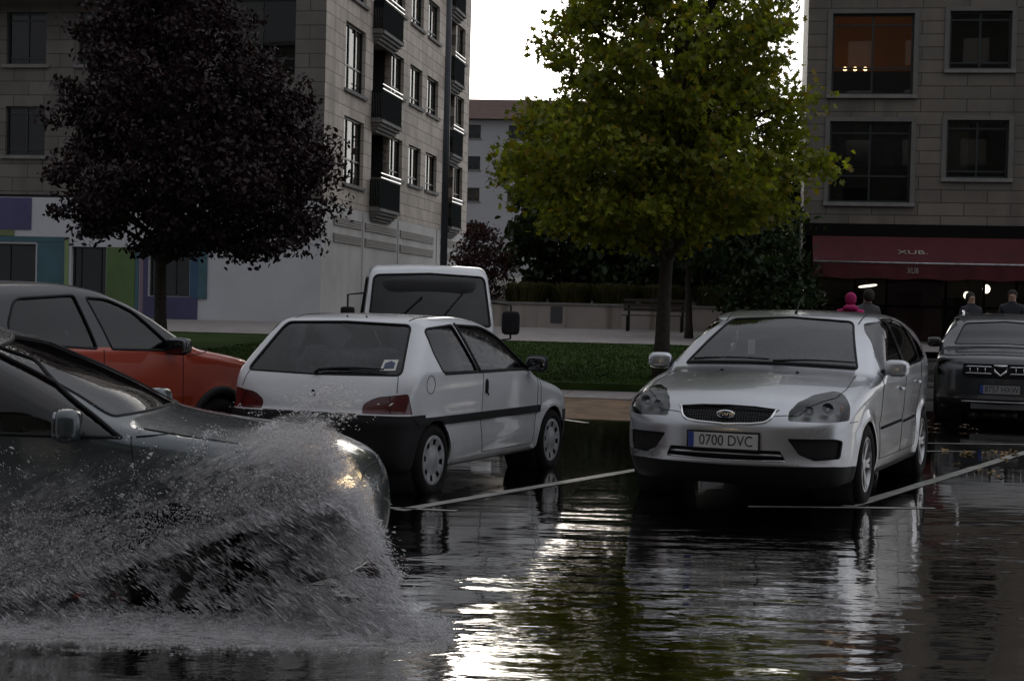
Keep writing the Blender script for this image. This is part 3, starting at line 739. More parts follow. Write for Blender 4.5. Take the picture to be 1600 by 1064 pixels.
    p,g=c.surf('B',[(.50,.96),(.58,.964),(.572,1.005),(.535,1.018),(.495,1.0)],.002); m=MB(); m.add([tuple(t) for t in p],[(0,1,2,3,4)]); m.build('sticker_print',mat('sticker_ink',(.05,.07,.12),.6),st)
    m=MB()
    for yy in (-.05,.12): 
        p,_=c.surf('T',[(2.93,yy)],.004); m.rbox(tuple(p[0]),(.008,.008,.008),e=2)
    m.build('washer_nozzle',BLACK,body)
    for sg in (-1,1): mirror(root,1.24,.755,.965,sg,BLACK,d=(.055,.095,.07))
    for sg in (-1,1):
        for (wx,wz) in c.wheels: wheel(root,wx,sg*.70,.272,.275,.165,sg,'hubcap',rimr=.185); wheelwell(root,wx,.27,.77,.318,sg)
    car_interior(c,root,1.1,1.75,2.45,.66,zf=.28,zh=1.08)
    m=MB(); m.box(2.1,2.75,-.62,.62,.28,.62) ; m.build('parcel_box',SEAT,root)
    m=MB(); m.rbox((2.2,.42,1.17),(.10,.15,.05),e=3); m.build('headrest_cover',mat('brown_cloth',(.16,.06,.035),.8),root)
    return root,c

def simple_car(loc,rz,label,PT,L,H,prof,W,wb,fo,bw,wr,win,ws,rg,front,rear,belt,hl,group,roofmat=None,tum=.4,wstyle='plain',kf=.22,grille=None,mirz=1.,mirx=1.4,emit=None,tint=None,seams=(),skirtz=.25,res=.035,cf=.35,rwin=None,hgap=True,mirmat=None,mird=(.06,.10,.07),tail=((.50,.70)),clad=None,doorx=None):
    root=empty('parked_car' if group else 'moving_car',loc,rz,label=label,cat='car')
    if group: root['group']=group
    c=Car(root,L,top=prof,plan=[(-.2,W-.12),(.3,W-.04),(.9,W-.01),(1.6,W),(L*.6,W),(L-.8,W-.01),(L+.2,W-.1)],front=front,rear=rear,belt=belt,tum=tum,kf=kf,kr=.12,crown=.05,cf=cf,cr=.3,kst=.09,kc=.16,ket=.06,wheels=((fo,wr),(fo+wb,wr)),arch=wr+.045,flare=.02,waist=.1,res=res,nth=140)
    c.cut('windshield','F',ws,lim=lambda p:p[0]<2.4)
    c.cut('rear_glass','B',rg,nmin=.1,lim=lambda p:p[0]>L-1.4)
    for sg in (-1,1):
        s=S2(sg)
        for (wx,wz) in c.wheels: c.cut('arch',s,circ(wx,wz,wr+.035,32),nmin=0)
        for w_ in win: c.cut('side_glass',s,w_,nmin=0)
        if clad: c.cut('cladding',s,[(-.2,0),(-.2,clad),(L+.2,clad),(L+.2,0)],nmin=-.6)
        c.cut('headlight',('F',sg*30),roundpoly([(sg*(y*math.cos(R(30))+x*math.sin(R(30))),z) for (y,x,z) in hl],.02),lim=lambda p:p[0]<1.)
        c.cut('tail_light',('B',sg*35),[(sg*(y*math.cos(R(35)))-sg*x*math.sin(R(35)),z) for (y,x,z) in ((W-.3,L-.03,tail[0]),(W-.3,L-.03,tail[1]),(W+.02,L-.25,tail[1]+.03),(W+.02,L-.25,tail[0]))],lim=lambda p:p[0]>L-.5)
        if doorx:
            for (a,b) in doorx: c.cut('door',s,[(a,belt[2][1]+.02),(a-.02,.6),(a+.02,.30),(b-.06,.30),(b,.6),(b,belt[2][1]+.04)])
    if clad: c.cut('cladding','F',[(-1,0),(-1,clad),(1,clad),(1,0)],nmin=-.5,lim=lambda p:p[0]<.6)
    if grille: c.cut('grille','F',grille,lim=lambda p:p[0]<.6)
    if roofmat: 
        zr=min(p[1] for p in win[0])+.02
        c.cut('roof','M',[(.9,zr),(L-.1,zr+.03),(L-.1,2.4),(.9,2.4)],nmin=-2); c.cut('roof','P',[(.9,zr),(L-.1,zr+.03),(L-.1,2.4),(.9,2.4)],nmin=-2)
    body=c.part('body','body',PT)
    if roofmat: c.part('roof','roof',roofmat)
    if clad: c.part('cladding','lower_cladding',BLACK)
    if doorx: 
        for sg in (-1,1):
            keep=c.lab; c.lab=split_side(c,'door',sg); d=c.part('tmp','door',PT); c.lab=keep
            if d:
                for (a,b) in doorx: handle(c,d,b-.16,belt[2][1]-.09,sg,PT)
    c.part('windshield','windshield',tint or GLASSD,inset=.004,ret=0); c.part('side_glass','side_window',tint or GLASSD,inset=.01,ret=0); c.part('rear_glass','rear_window',tint or GLASSD,inset=.008,ret=0)
    hh=c.part('headlight','headlight',GLASSC,inset=.002,ret=0); c.part('headlight','housing',REFL if not emit else emit,parent=hh,inset=.05,ret=-.05); c.part('tail_light','tail_light',REDL,inset=.003)
    m=MB(); c.seam(m,'F',ws,.010,closed=True,off=-.003)
    for sg in (-1,1):
        for w_ in win: c.seam(m,S2(sg),w_,.010,closed=True,off=-.003)
    m.build('window_seal',BLACK,body)
    m=MB()
    for sg in (-1,1):
        for pl in seams: c.seam(m,S2(sg),pl,.003)
    if seams: m.build('panel_seam',BLACK,body)
    for sg in (-1,1): mirror(root,mirx,W-.04,mirz,sg,mirmat or PT,d=mird)
    for sg in (-1,1):
        for (wx,wz) in c.wheels: wheel(root,wx,sg*(W-.10),wr,wr,.19,sg,wstyle); wheelwell(root,wx,wr,W-.03,wr+.045,sg)
    car_interior(c,root,mirx-.25,mirx+.5,mirx+1.35,W-.15)
    return root,c

def orange_crossover(loc,rz):
    PT=paint('orange_paint',(.40,.042,.010),metal=.35,rough=.35); RF=mat('dark_roof_paint',(.02,.02,.024),.3,coat=.35,spec=.4)
    win=[roundpoly([(1.45,1.045),(2.18,1.065),(2.30,1.44),(2.05,1.43),(1.82,1.345)],[.02,.02,.03,.08,.06]),roundpoly([(2.34,1.07),(3.12,1.11),(3.2,1.22),(3.05,1.42),(2.42,1.455)],[.02,.04,.08,.08,.03])]
    ws=roundpoly([(-.66,1.10),(0,1.12),(.66,1.10),(.54,1.40),(0,1.45),(-.54,1.40)],[.03,0,.03,.05,0,.05])
    r,c=simple_car(loc,rz,'orange crossover with grey roof parked behind the passing dark green car',PT,4.12,1.55,
      [(-.3,.72),(-.05,.86),(.1,.93),(.3,.985),(.6,1.035),(.95,1.09),(1.2,1.19),(1.5,1.34),(1.8,1.455),(2.1,1.52),(2.5,1.55),(3.0,1.54),(3.5,1.48),(3.8,1.30),(4.0,1.08),(4.3,.95)],
      .88,2.6,.86,0,.33,win,ws,roundpoly([(-.6,1.12),(.6,1.12),(.52,1.38),(-.52,1.38)],.05),
      [(.1,.14),(.3,.03),(.5,.0),(.7,.01),(.85,.06),(1.0,.2),(1.5,.7)],[(.1,3.95),(.3,4.08),(.6,4.12),(.9,4.1),(1.2,4.05),(1.6,3.9)],
      [(0,.84),(.6,.96),(1.3,1.02),(2.2,1.04),(3.3,1.09),(4.1,1.1)],
      ((.50,.10,.76),(.52,.11,.82),(.78,.45,.935),(.85,.55,.92),(.87,.42,.80)),'cars parked in the angled bays',roofmat=RF,tum=.40,wstyle='alloy',mirz=1.08,mirx=1.5,mirmat=BLACKG,clad=.34,
      seams=([(1.36,1.05),(1.33,.6),(1.38,.36)],[(2.27,1.06),(2.26,.6),(2.22,.36)],[(1.38,.36),(3.1,.36)],[(.98,1.03),(1.30,1.0)]),tail=(.75,.92),doorx=None,tint=glass('privacy_glass',(.20,.22,.24)))
    # black wheel arch cladding
    for sg in (-1,1):
        for (wx,wz) in c.wheels:
            m=MB(); pp=[p for p in circ(wx,wz,.395,30,5,175)]; c.seam(m,S2(sg),pp,.035,off=-.012); m.build('arch_trim',BLACK,r)
    return r
def dark_suv(loc,rz):
    PT=paint('dark_suv_paint',(.022,.027,.033),metal=.4,rough=.35); HG=mat('suv_lamp',(.14,.14,.15),.3,metal=.6)
    win=[roundpoly([(1.5,1.02),(2.2,1.03),(2.25,1.38),(2.0,1.37),(1.8,1.28)],.03),roundpoly([(2.32,1.03),(3.3,1.06),(3.3,1.3),(3.1,1.38),(2.34,1.39)],.04)]
    ws=roundpoly([(-.68,1.02),(0,1.04),(.68,1.02),(.57,1.31),(0,1.345),(-.57,1.31)],[.03,0,.03,.06,0,.06])
    r,c=simple_car(loc,rz,'dark grey off road car with a chrome barred grille parked behind the silver hatchback',PT,4.3,1.5,
      [(-.3,.70),(-.05,.82),(.1,.89),(.3,.92),(.7,.95),(1.1,1.0),(1.35,1.11),(1.6,1.25),(1.85,1.37),(2.1,1.43),(2.5,1.46),(3.1,1.46),(3.6,1.42),(3.95,1.2),(4.15,1.0),(4.4,.9)],
      .90,2.67,.83,0,.34,win,ws,roundpoly([(-.6,1.06),(.6,1.06),(.52,1.32),(-.52,1.32)],.05),
      [(.1,.16),(.3,.03),(.45,.0),(.7,.0),(.85,.05),(.95,.2),(1.5,.8)],[(.1,4.1),(.3,4.25),(.6,4.3),(.9,4.28),(1.2,4.2),(1.6,4.1)],
      [(0,.80),(.6,.90),(1.3,.98),(2.2,.99),(3.3,1.02),(4.2,1.05)],
      ((.52,.06,.62),(.50,.06,.80),(.74,.2,.83),(.86,.35,.78),(.84,.3,.63)),'cars parked in the angled bays',tum=.38,wstyle='alloy',mirz=1.04,mirx=1.5,clad=.33,res=.04,emit=HG,
      grille=roundpoly([(-.49,.79),(.49,.79),(.49,.63),(.40,.60),(-.40,.60),(-.49,.63)],.02),mirmat=BLACKG)
    g=c.part('grille','grille',BLACK,inset=.03,ret=0); m=MB()
    for zz in (.665,.755):
        for a,b in ((-.46,-.12),(.12,.46)):
            for q in (0,1):
                n=3; 
                pp,_=c.surf('F',[(a+(b-a)*t,zz) for t in np.linspace(0,1,10)],-.004); m.tube([tuple(t) for t in pp],.011,6)
    for yy in (-.40,-.3,-.2,.2,.3,.4):
        pp,_=c.surf('F',[(yy,.66),(yy,.76)],-.008); m.tube([tuple(t) for t in pp],.006,6)
    m.build('grille_bar',CHROME,g)
    xb=c.surf('F',[(0,.70)])[0][0][0]; M=Matrix.Translation((xb-.005,0,.71))@Matrix.Rotation(R(-90),4,'Y')@Matrix.Rotation(R(-90),4,'Z')
    m=MB(); m.tube([M@Vector(p+(0,)) for p in ((-.085,.06),(.085,.06),(.075,-.01),(0,-.07),(-.075,-.01))],.014,6,closed=True); m.build('shield_badge',CHROME,g)
    m=MB(); pp,_=c.surf('F',[(-.5,.295),(.5,.295)],.004,step=.1); m.tube([tuple(t) for t in pp],.012,6); m.build('bumper_bar',ALLOY,r); m=MB(); m.box(.05,.3,-.38,.38,.20,.27); m.build('skid_plate',mat('skid_grey',(.07,.07,.072),.5),r)
    xp=c.surf('F',[(0,.44)])[0][0][0]-.012
    number_plate(r,Matrix.Translation((xp,0,.46))@Matrix.Rotation(R(-90),4,'Z'),'8757 HXW',mats=(mat('plate_dull',(.25,.25,.26),.5),PBLUE,PINK_))
    for sg in (-1,1):
        m=MB(); m.tube([(1.95,sg*.60,1.41),(2.05,sg*.60,1.475),(2.8,sg*.60,1.495),(3.5,sg*.59,1.46),(3.6,sg*.58,1.39)],.022,8); m.build('roof_rail',CHROME,r)
        for (wx,wz) in c.wheels:
            mm=MB(); c.seam(mm,S2(sg),circ(wx,wz,.40,30,5,175),.03,off=-.01); mm.build('arch_trim',BLACK,r)
    r.scale=(1,1,1.03)
    return r
def green_car(loc,rz):
    PT=paint('dark_green_paint',(.045,.060,.066),metal=.5,rough=.3)
    EM=mat('lit_headlamp',(.9,.8,.6),.3,emit=(1.,.72,.38),es=13.)
    win=[roundpoly([(1.12,.835),(1.98,.845),(2.12,1.24),(1.86,1.235),(1.62,1.15)],[.01,.02,.03,.08,.05]),roundpoly([(2.07,.85),(2.9,.87),(3.0,1.0),(2.85,1.22),(2.2,1.25)],[.02,.04,.06,.08,.03])]
    ws=roundpoly([(-.65,.915),(0,.93),(.65,.915),(.52,1.20),(0,1.25),(-.52,1.20)],[.03,0,.03,.05,0,.05])
    r,c=simple_car(loc,rz,'dark green car driving right, headlight lit, half hidden by the spray it throws up',PT,4.1,1.33,
      [(-.3,.58),(-.05,.68),(.05,.735),(.2,.78),(.45,.825),(.8,.87),(1.05,.915),(1.3,1.03),(1.6,1.16),(1.85,1.25),(2.1,1.305),(2.5,1.33),(3.0,1.32),(3.4,1.26),(3.7,1.1),(3.9,.95),(4.2,.88)],
      .84,2.45,.82,0,.29,win,ws,roundpoly([(-.6,.93),(.6,.93),(.5,1.17),(-.5,1.17)],.05),
      [(.1,.12),(.3,.02),(.45,.0),(.6,.02),(.7,.06),(.8,.2),(1.4,.8)],[(.1,4.0),(.3,4.08),(.6,4.1),(.85,4.08),(1.2,3.9)],
      [(0,.66),(.5,.76),(1.2,.83),(2.1,.84),(3.2,.87),(4.1,.87)],
      ((.44,.05,.60),(.46,.07,.69),(.70,.17,.72),(.80,.28,.70),(.81,.26,.60)),None,tum=.42,mirz=.89,mirx=1.33,wstyle='plain',emit=EM,
      seams=([(1.08,.84),(1.03,.5),(1.06,.28)],[(2.04,.85),(2.04,.5),(2.0,.28)],[(1.06,.28),(2.9,.28)],[(.92,.85),(1.06,.84)]),tail=(.6,.78),res=.03,cf=.42,mird=(.06,.10,.075))
    for sg in (-1,1): m=MB(); c.seam(m,S2(sg),[(.95,.50),(3.1,.50)],.014,off=-.002); m.build('rub_strip',BLACK,r)
    m=MB(); c.seam(m,'T',[(.1,-.5),(.06,0),(.1,.5),(.5,.70),(1.05,.70)],.004); m.build('hood_seam',BLACK,r)
    M=None
    text=number_plate(r,Matrix.Translation((c.surf('F',[(0,.4)])[0][0][0]-.012,0,.40))@Matrix.Rotation(R(-90),4,'Z'),'')if False else None
    return r,c
def light_truck(loc,rz):
    root=empty('parked_truck',loc,rz,label='white light truck with a wide dark windshield parked nose out behind the small white hatchback',cat='truck')
    PT=paint('truck_white',(.72,.73,.75),rough=.45,dirt=.1)
    c=Car(root,1.75,top=[(-.5,1.05),(-.1,1.10),(-.02,1.12),(.06,1.3),(.2,1.58),(.33,1.80),(.42,1.875),(.7,1.92),(1.2,1.93),(1.8,1.90),(2.2,1.88)],
      plan=[(-.2,.80),(.2,.835),(.8,.85),(1.8,.85)],front=[(.1,.04),(.4,.0),(.8,.0),(1.1,.02),(1.4,.12),(1.75,.28),(2.1,.42)],rear=[(0,1.75),(2.2,1.75)],
      belt=[(0,1.05),(2,1.1)],tum=.14,kf=.10,kr=0,crown=.04,cf=.16,cr=.03,kst=.09,kc=.09,ket=.05,wheels=((.75,.3),),arch=.36,flare=.01,waist=.02,res=.03,nth=150,zc=1.0,tuck=.02,tumc=0)
    wsp=roundpoly([(-.765,1.15),(0,1.16),(.765,1.15),(.70,1.77),(0,1.80),(-.70,1.77)],[.03,0,.03,.07,0,.07])
    c.cut('windshield','F',wsp,lim=lambda p:p[0]<.8)
    sw=roundpoly([(.42,1.15),(1.25,1.15),(1.25,1.74),(.62,1.74)],[.03,.05,.05,.08])
    for sg in (-1,1):
        s=S2(sg); c.cut('arch',s,circ(.75,.3,.34,30),nmin=0); c.cut('side_glass',s,sw,nmin=0)
        c.cut('door',s,[(.36,1.13),(.34,.9),(.40,.62),(1.3,.45),(1.36,1.75),(.66,1.80)])
    c.cut('grille','F',roundpoly([(-.55,.60),(.55,.60),(.58,.82),(-.58,.82)],.03),lim=lambda p:p[0]<.4)
    for sg in (-1,1): c.cut('headlight',('F',sg*20),[(sg*y,z) for y,z in ((.58,.60),(.60,.83),(.82,.83),(.82,.62))],lim=lambda p:p[0]<.5)
    b=c.part('body','cab',PT); c.part('windshield','windshield',glass('truck_glass',(.2,.22,.23),wet=.15),inset=.004,ret=0); c.part('side_glass','side_window',GLASSD,inset=.01,ret=0); c.part('grille','grille',BLACK,inset=.02); c.part('headlight','headlight',REFL,inset=.004)
    for sg in (-1,1):
        keep=c.lab; c.lab=split_side(c,'door',sg); c.part('tmp','door',PT); c.lab=keep
    m=MB(); c.seam(m,'F',wsp,.016,closed=True,off=-.004)
    for sg in (-1,1): c.seam(m,S2(sg),sw,.012,closed=True)
    m.build('window_seal',BLACK,b)
    m=MB(); pp,_=c.surf('F',[(.1,1.17),(-.15,1.25),(-.45,1.60)],.02); m.tube([tuple(t) for t in pp],.010,6); pp,_=c.surf('F',[(.6,1.17),(.4,1.22),(.1,1.50)],.02); m.tube([tuple(t) for t in pp],.010,6); m.build('wiper',BLACK,root)
    m=MB(); pp,_=c.surf('F',[(-.8,.45),(.8,.45)],.01,step=.1); m.tube([tuple(t) for t in pp],.09,8); m.build('bumper',BLACK,root)
    # mirrors: one large on the right side of the picture
    for sg,y,z,d in ((-1,1.03,1.20,(.05,.115,.15)),(1,1.03,1.29,(.05,.09,.07))):
        m=MB(); m.tube([(.30,sg*.80,z+.25),(.2,sg*y,z+.22),(.2,sg*y,z-.2),(.3,sg*.8,z-.24)],.014,6); m.rbox((.2,sg*y,z),d,e=5); m.build('wing_mirror',BLACK,root)
    # chassis, dropside bed
    m=MB(); m.box(1.7,4.3,-.35,.35,.42,.55); m.box(.4,1.7,-.75,.75,.30,.5); m.build('chassis',BLACK,root)
    m=MB(); m.box(1.85,4.3,-.86,.86,.78,.86)
    for y0,y1 in ((-.86,-.82),(.82,.86)): m.box(1.85,4.3,y0,y1,.862,1.18)
    m.box(4.26,4.30,-.815,.815,.862,1.18); m.box(1.85,1.89,-.815,.815,.862,1.5); m.build('load_bed',PT,root)
    for wx in (.75,3.2):
        for sg in (-1,1): wheel(root,wx,sg*.73,.30,.30,.17,sg,'plain')
    for sg in (-1,1): wheelwell(root,.75,.3,.83,.35,sg)
    car_interior(c,root,.35,.95,1.3,.68,zf=.5,zh=1.5,bench=False)
    return root
# ------------------------------------------------------------------ the place
AZ=R(9.13); U_=Vector((math.sin(AZ),math.cos(AZ),0)); V_=Vector((math.cos(AZ),-math.sin(AZ),0))
def SV(s,x): 
    """world point from depth s and lateral x in the building axes"""
    return U_*s+V_*x
def ground_z(s):
    return -.03 if s<24.5 else (-.03+.83*min(1,(s-24.5)/23))
def zlawn(s): return .285+.0228*(s-24.7)
def sheet(name,mat_,pts_fn,us,vs,smooth=True,**k):
    m=MB(); vv=[pts_fn(u,v) for u in us for v in vs]; n=len(vs)
    m.add(vv,[(i*n+j,(i+1)*n+j,(i+1)*n+j+1,i*n+j+1) for i in range(len(us)-1) for j in range(n-1)],0,smooth)
    return m.build(name,mat_,None,**k)
def SP(x,s,z): p=SV(s,x); return (p.x,p.y,z)

def asphalt_mat():
    m,nt,b=newmat('wet_asphalt')
    f=noise_tex(nt,1.3,6); f2=noise_tex(nt,90,3)
    c=ramp(nt,f,[(.35,(.018,.018,.017)),(.65,(.036,.035,.032))]); c2=ramp(nt,f2,[(.4,.6),(.65,1.35)])
    nt.links.new(mixc(nt,1.,c,c2,'MULTIPLY'),b.inputs['Base Color'])
    nt.links.new(ramp(nt,f,[(.4,.25),(.65,.55)]),b.inputs['Roughness'])
    bn=nt.nodes.new('ShaderNodeBump'); bn.inputs['Strength'].default_value=.35; bn.inputs['Distance'].default_value=.01; nt.links.new(f2,bn.inputs['Height']); nt.links.new(bn.outputs[0],b.inputs['Normal'])
    return m
def grass_mat():
    m,nt,b=newmat('lawn_soil'); f=noise_tex(nt,1.1,6)
    nt.links.new(ramp(nt,f,[(.35,(.020,.034,.009)),(.65,(.034,.055,.014))]),b.inputs['Base Color']); b.inputs['Roughness'].default_value=.95; b.inputs['Specular IOR Level'].default_value=.05; return m
def concrete(name,c,var=.18,vs=1.2,streak=False,rough=.75,bump=.2):
    m,nt,b=newmat(name); f=noise_tex(nt,vs,7,rough=.6); f2=noise_tex(nt,35,3)
    col=ramp(nt,f,[(.3,[x*(1-var*1.6) for x in c]),(.55,c),(.75,[min(1,x*(1+var)) for x in c])])
    if streak:
        s1=noise_tex(nt,1.,5,mapping=(2.3,2.3,.12)); k=ramp(nt,s1,[(.52,0.),(.66,.75)]); col=mixc(nt,k,col,[x*.38 for x in (c[0],c[1]*.9,c[2]*.8)])
    nt.links.new(col,b.inputs['Base Color']); b.inputs['Roughness'].default_value=rough
    bn=nt.nodes.new('ShaderNodeBump'); bn.inputs['Strength'].default_value=bump; bn.inputs['Distance'].default_value=.01; nt.links.new(f2,bn.inputs['Height']); nt.links.new(bn.outputs[0],b.inputs['Normal'])
    return m
def stone_mat(name,side,c=(.27,.25,.23),row=.405,bw=.95,dark=.5):
    """cladding in courses; side: use local y as the running direction"""
    m,nt,b=newmat(name); tc=nt.nodes.new('ShaderNodeTexCoord'); sp=nt.nodes.new('ShaderNodeSeparateXYZ'); nt.links.new(tc.outputs['Object'],sp.inputs[0])
    cb=nt.nodes.new('ShaderNodeCombineXYZ'); nt.links.new(sp.outputs['Y' if side else 'X'],cb.inputs[0]); nt.links.new(sp.outputs['Z'],cb.inputs[1])
    br=nt.nodes.new('ShaderNodeTexBrick'); nt.links.new(cb.outputs[0],br.inputs['Vector']); br.inputs['Scale'].default_value=1; br.offset=.5
    br.inputs['Brick Width'].default_value=bw; br.inputs['Row Height'].default_value=row; br.inputs['Mortar Size'].default_value=.013; br.inputs['Mortar Smooth'].default_value=.2; br.inputs['Bias'].default_value=0
    br.inputs['Color1'].default_value=tuple(x*.86 for x in c)+(1,); br.inputs['Color2'].default_value=tuple(x*1.1 for x in c)+(1,); br.inputs['Mortar'].default_value=tuple(x*dark*.6 for x in c)+(1,)
    f=noise_tex(nt,.7,7,rough=.65); col=mixc(nt,1.,br.outputs['Color'],ramp(nt,f,[(.3,.72),(.7,1.18)]),'MULTIPLY')
    s1=noise_tex(nt,1.,5,mapping=(1.6,1.6,.10)); k=ramp(nt,s1,[(.5,0.),(.7,.5)]); col=mixc(nt,k,col,[x*.42 for x in c])
    nt.links.new(col,b.inputs['Base Color']); b.inputs['Roughness'].default_value=.7
    bn=nt.nodes.new('ShaderNodeBump'); bn.inputs['Strength'].default_value=.6; bn.inputs['Distance'].default_value=.015; bn.invert=True; nt.links.new(br.outputs['Fac'],bn.inputs['Height']); nt.links.new(bn.outputs[0],b.inputs['Normal'])
    return m
def water_mat():
    m=bpy.data.materials.new('flood_water'); m.use_nodes=True; nt=m.node_tree; nt.nodes.remove(nt.nodes['Principled BSDF'])
    t=nt.nodes.new('ShaderNodeBsdfTransparent'); t.inputs[0].default_value=(.44,.42,.37,1)
    g=nt.nodes.new('ShaderNodeBsdfGlossy'); g.inputs['Roughness'].default_value=.045; g.inputs[0].default_value=(.80,.78,.75,1)
    n1=noise_tex(nt,1.,2,mapping=(1.1,2.0,1)); n2=noise_tex(nt,1.,3,mapping=(3.0,5.6,1)); n3=noise_tex(nt,1.,2,mapping=(16,24,1))
    am=ramp(nt,noise_tex(nt,1.,3,mapping=(.35,.55,1)),[(.38,.14),(.66,1.)])
    def mul(a,b_):
        q=nt.nodes.new('ShaderNodeMath'); q.operation='MULTIPLY'
        for i,x in enumerate((a,b_)):
            if hasattr(x,'links'): nt.links.new(x,q.inputs[i])
            else: q.inputs[i].default_value=x
        return q.outputs[0]
    def add(a,b_):
        q=nt.nodes.new('ShaderNodeMath'); q.operation='ADD'; nt.links.new(a,q.inputs[0]); nt.links.new(b_,q.inputs[1]); return q.outputs[0]
    hgt=add(mul(n1,WAVE[0]),mul(am,add(mul(n2,WAVE[1]),mul(n3,WAVE[2]))))
    tw=nt.nodes.new('ShaderNodeTexCoord'); sw=nt.nodes.new('ShaderNodeSeparateXYZ'); nt.links.new(tw.outputs['Object'],sw.inputs[0])
    fd=nt.nodes.new('ShaderNodeMapRange'); fd.inputs[1].default_value=9.5; fd.inputs[2].default_value=16; fd.inputs[3].default_value=1; fd.inputs[4].default_value=.16; nt.links.new(sw.outputs['Y'],fd.inputs[0])
    vd=nt.nodes.new('ShaderNodeVectorMath'); vd.operation='DISTANCE'; vd.inputs[1].default_value=(-.6,7.6,0); nt.links.new(tw.outputs['Object'],vd.inputs[0])
    f2=nt.nodes.new('ShaderNodeMapRange'); f2.inputs[1].default_value=2.2; f2.inputs[2].default_value=4.6; f2.inputs[3].default_value=1; f2.inputs[4].default_value=.42; nt.links.new(vd.outputs['Value'],f2.inputs[0])
    hgt=mul(mul(hgt,fd.outputs[0]),f2.outputs[0])
    bn=nt.nodes.new('ShaderNodeBump'); bn.inputs['Strength'].default_value=1; bn.inputs['Distance'].default_value=1.; nt.links.new(hgt,bn.inputs['Height'])
    nt.links.new(bn.outputs[0],g.inputs['Normal'])
    fr=nt.nodes.new('ShaderNodeFresnel'); fr.inputs[0].default_value=1.33; nt.links.new(bn.outputs[0],fr.inputs['Normal'])
    mx=nt.nodes.new('ShaderNodeMixShader'); nt.links.new(fr.outputs[0],mx.inputs[0]); nt.links.new(t.outputs[0],mx.inputs[1]); nt.links.new(g.outputs[0],mx.inputs[2])
    nt.links.new(mx.outputs[0],nt.nodes['Material Output'].inputs[0]); return m
WAVE=(.017,.0130,.0004)
ASPH=asphalt_mat()
def make_ground():
    ss=[-40,-10,0,10,20,21,22,23,24,24.5,26,30,36,42,47.5,60,100,200,600]; xs=[-500,-120,-40,-20,-10,0,10,20,40,120,500]
    sheet('ground',ASPH,lambda s,x:SP(x,s,ground_z(s)),ss,xs,kind='structure')
    sheet('flood_water',water_mat(),lambda s,x:SP(x,s,0.),[-30,0,10,20,25.2],[-60,-20,0,20,60],kind='structure')
    # leafy gutter strip, kerb paving, lawn, path (left of the side road)
    TAN=concrete('wet_sand_and_leaves',(.17,.10,.05),var=.45,vs=2.5); XR=1.6; XL=-40
    xs2=[XL,-20,-10,-5,0,XR]
    sheet('gutter_strip',TAN,lambda s,x:SP(x,s,max(-.029,-.02+(s-20.6)*.062)),[20.6,21,22,23.1],xs2,kind='structure')
    m=MB(); K=concrete('kerb_stone',(.26,.23,.225),var=.2,vs=3)
    def blk(mb,s0,s1,z0a,z1a,z1b,x0,x1):
        a=[SP(x0,s0,z0a),SP(x1,s0,z0a),SP(x1,s1,z0a),SP(x0,s1,z0a),SP(x0,s0,z1a),SP(x1,s0,z1a),SP(x1,s1,z1b),SP(x0,s1,z1b)]
        mb.add(a,[(0,1,5,4),(1,2,6,5),(2,3,7,6),(3,0,4,7),(4,5,6,7)])
    x=-26.0
    while x<XR-.02: blk(m,23.1,24.6,-.05,.150,.175,x,x+.985); x+=1.0
    m.build('kerb',K,None,kind='structure')
    m=MB(); blk(m,24.66,38.,-.05,zlawn(24.66),zlawn(38),XL,XR+.02); m.build('lawn_ground',grass_mat(),None,kind='structure')
    PV=concrete('path_paving',(.26,.235,.22),var=.15,vs=1.6)
    sheet('path',PV,lambda s,x:SP(x,s,zlawn(min(s,47.8))+.015),[38.03,40,44,47.8,60,90],[XL,-10,0,XR+.02,14.,40],kind='structure')
    # mown grass blades
    rnd=random.Random(3); m=MB(); G=mat('grass_blades',(.042,.072,.016),.9,var=.45,vs=1.5,spec=.05)
    for i in range(42000):
        s=24.7+13.2*rnd.random()**1.5; xx=-11+rnd.random()*(XR+11); z=zlawn(s); p=SV(s,xx); a=rnd.random()*6.28; h=(.02+.03*rnd.random())
        if s<24.95: z-=.02
        w=.012; dx,dy=math.cos(a)*w,math.sin(a)*w; lx,ly=rnd.gauss(0,.02),rnd.gauss(0,.02)
        m.add([(p.x-dx,p.y-dy,z),(p.x+dx,p.y+dy,z),(p.x+lx,p.y+ly,z+h)],[(0,1,2)])
    m.build('grass',G,None,kind='stuff',label='short mown lawn behind the parked cars',category='grass') if False else tag(m.build('grass',G,None),'short mown green lawn behind the parked cars','grass',kind='stuff')
    # markings under the water
    LM=mat('road_paint',(.30,.295,.27),.35,var=.35,vs=5)
    def line(name,a,b,w=.11):
        a=Vector((a[0],a[1],0)); b=Vector((b[0],b[1],0)); d=(b-a).normalized(); n=Vector((-d.y,d.x,0))*w/2; m=MB(); k=12
        vs=[];rn=random.Random(hash(name)%99)
        for i in range(k+1):
            q=a+(b-a)*i/k; vs+= [tuple((q+n*(1+rn.uniform(-.12,.12))).to_3d()),tuple((q-n*(1+rn.uniform(-.12,.12))).to_3d())]
        vs=[(x,y,.004) for x,y,z in vs]; m.add(vs,[(2*i,2*i+1,2*i+3,2*i+2) for i in range(k)]); return m
    for i,(a,b,w) in enumerate([((-.75,11.30),(1.95,15.95),.11),((2.50,12.12),(5.6,17.68),.11),((-3.7,12.0),(-1.1,16.5),.11),((5.65,11.9),(8.6,17.2),.11)]):
        line('l%d'%i,a,b,w).build('bay_line',LM,None,kind='structure')
    for a,b in (((1.75,11.99),(3.15,12.165)),((-1.3,11.5),(-.35,11.35)),((4.65,18.34),(5.9,18.5)),((6.2,18.53),(9.,18.85)),((.55,21.0),(.95,20.3)),((5.0,11.85),(6.3,12.0)),((4.0,17.2),(4.9,17.35)) ):
        line('m',a,b,.07).build('bay_marking',LM,None,kind='structure')
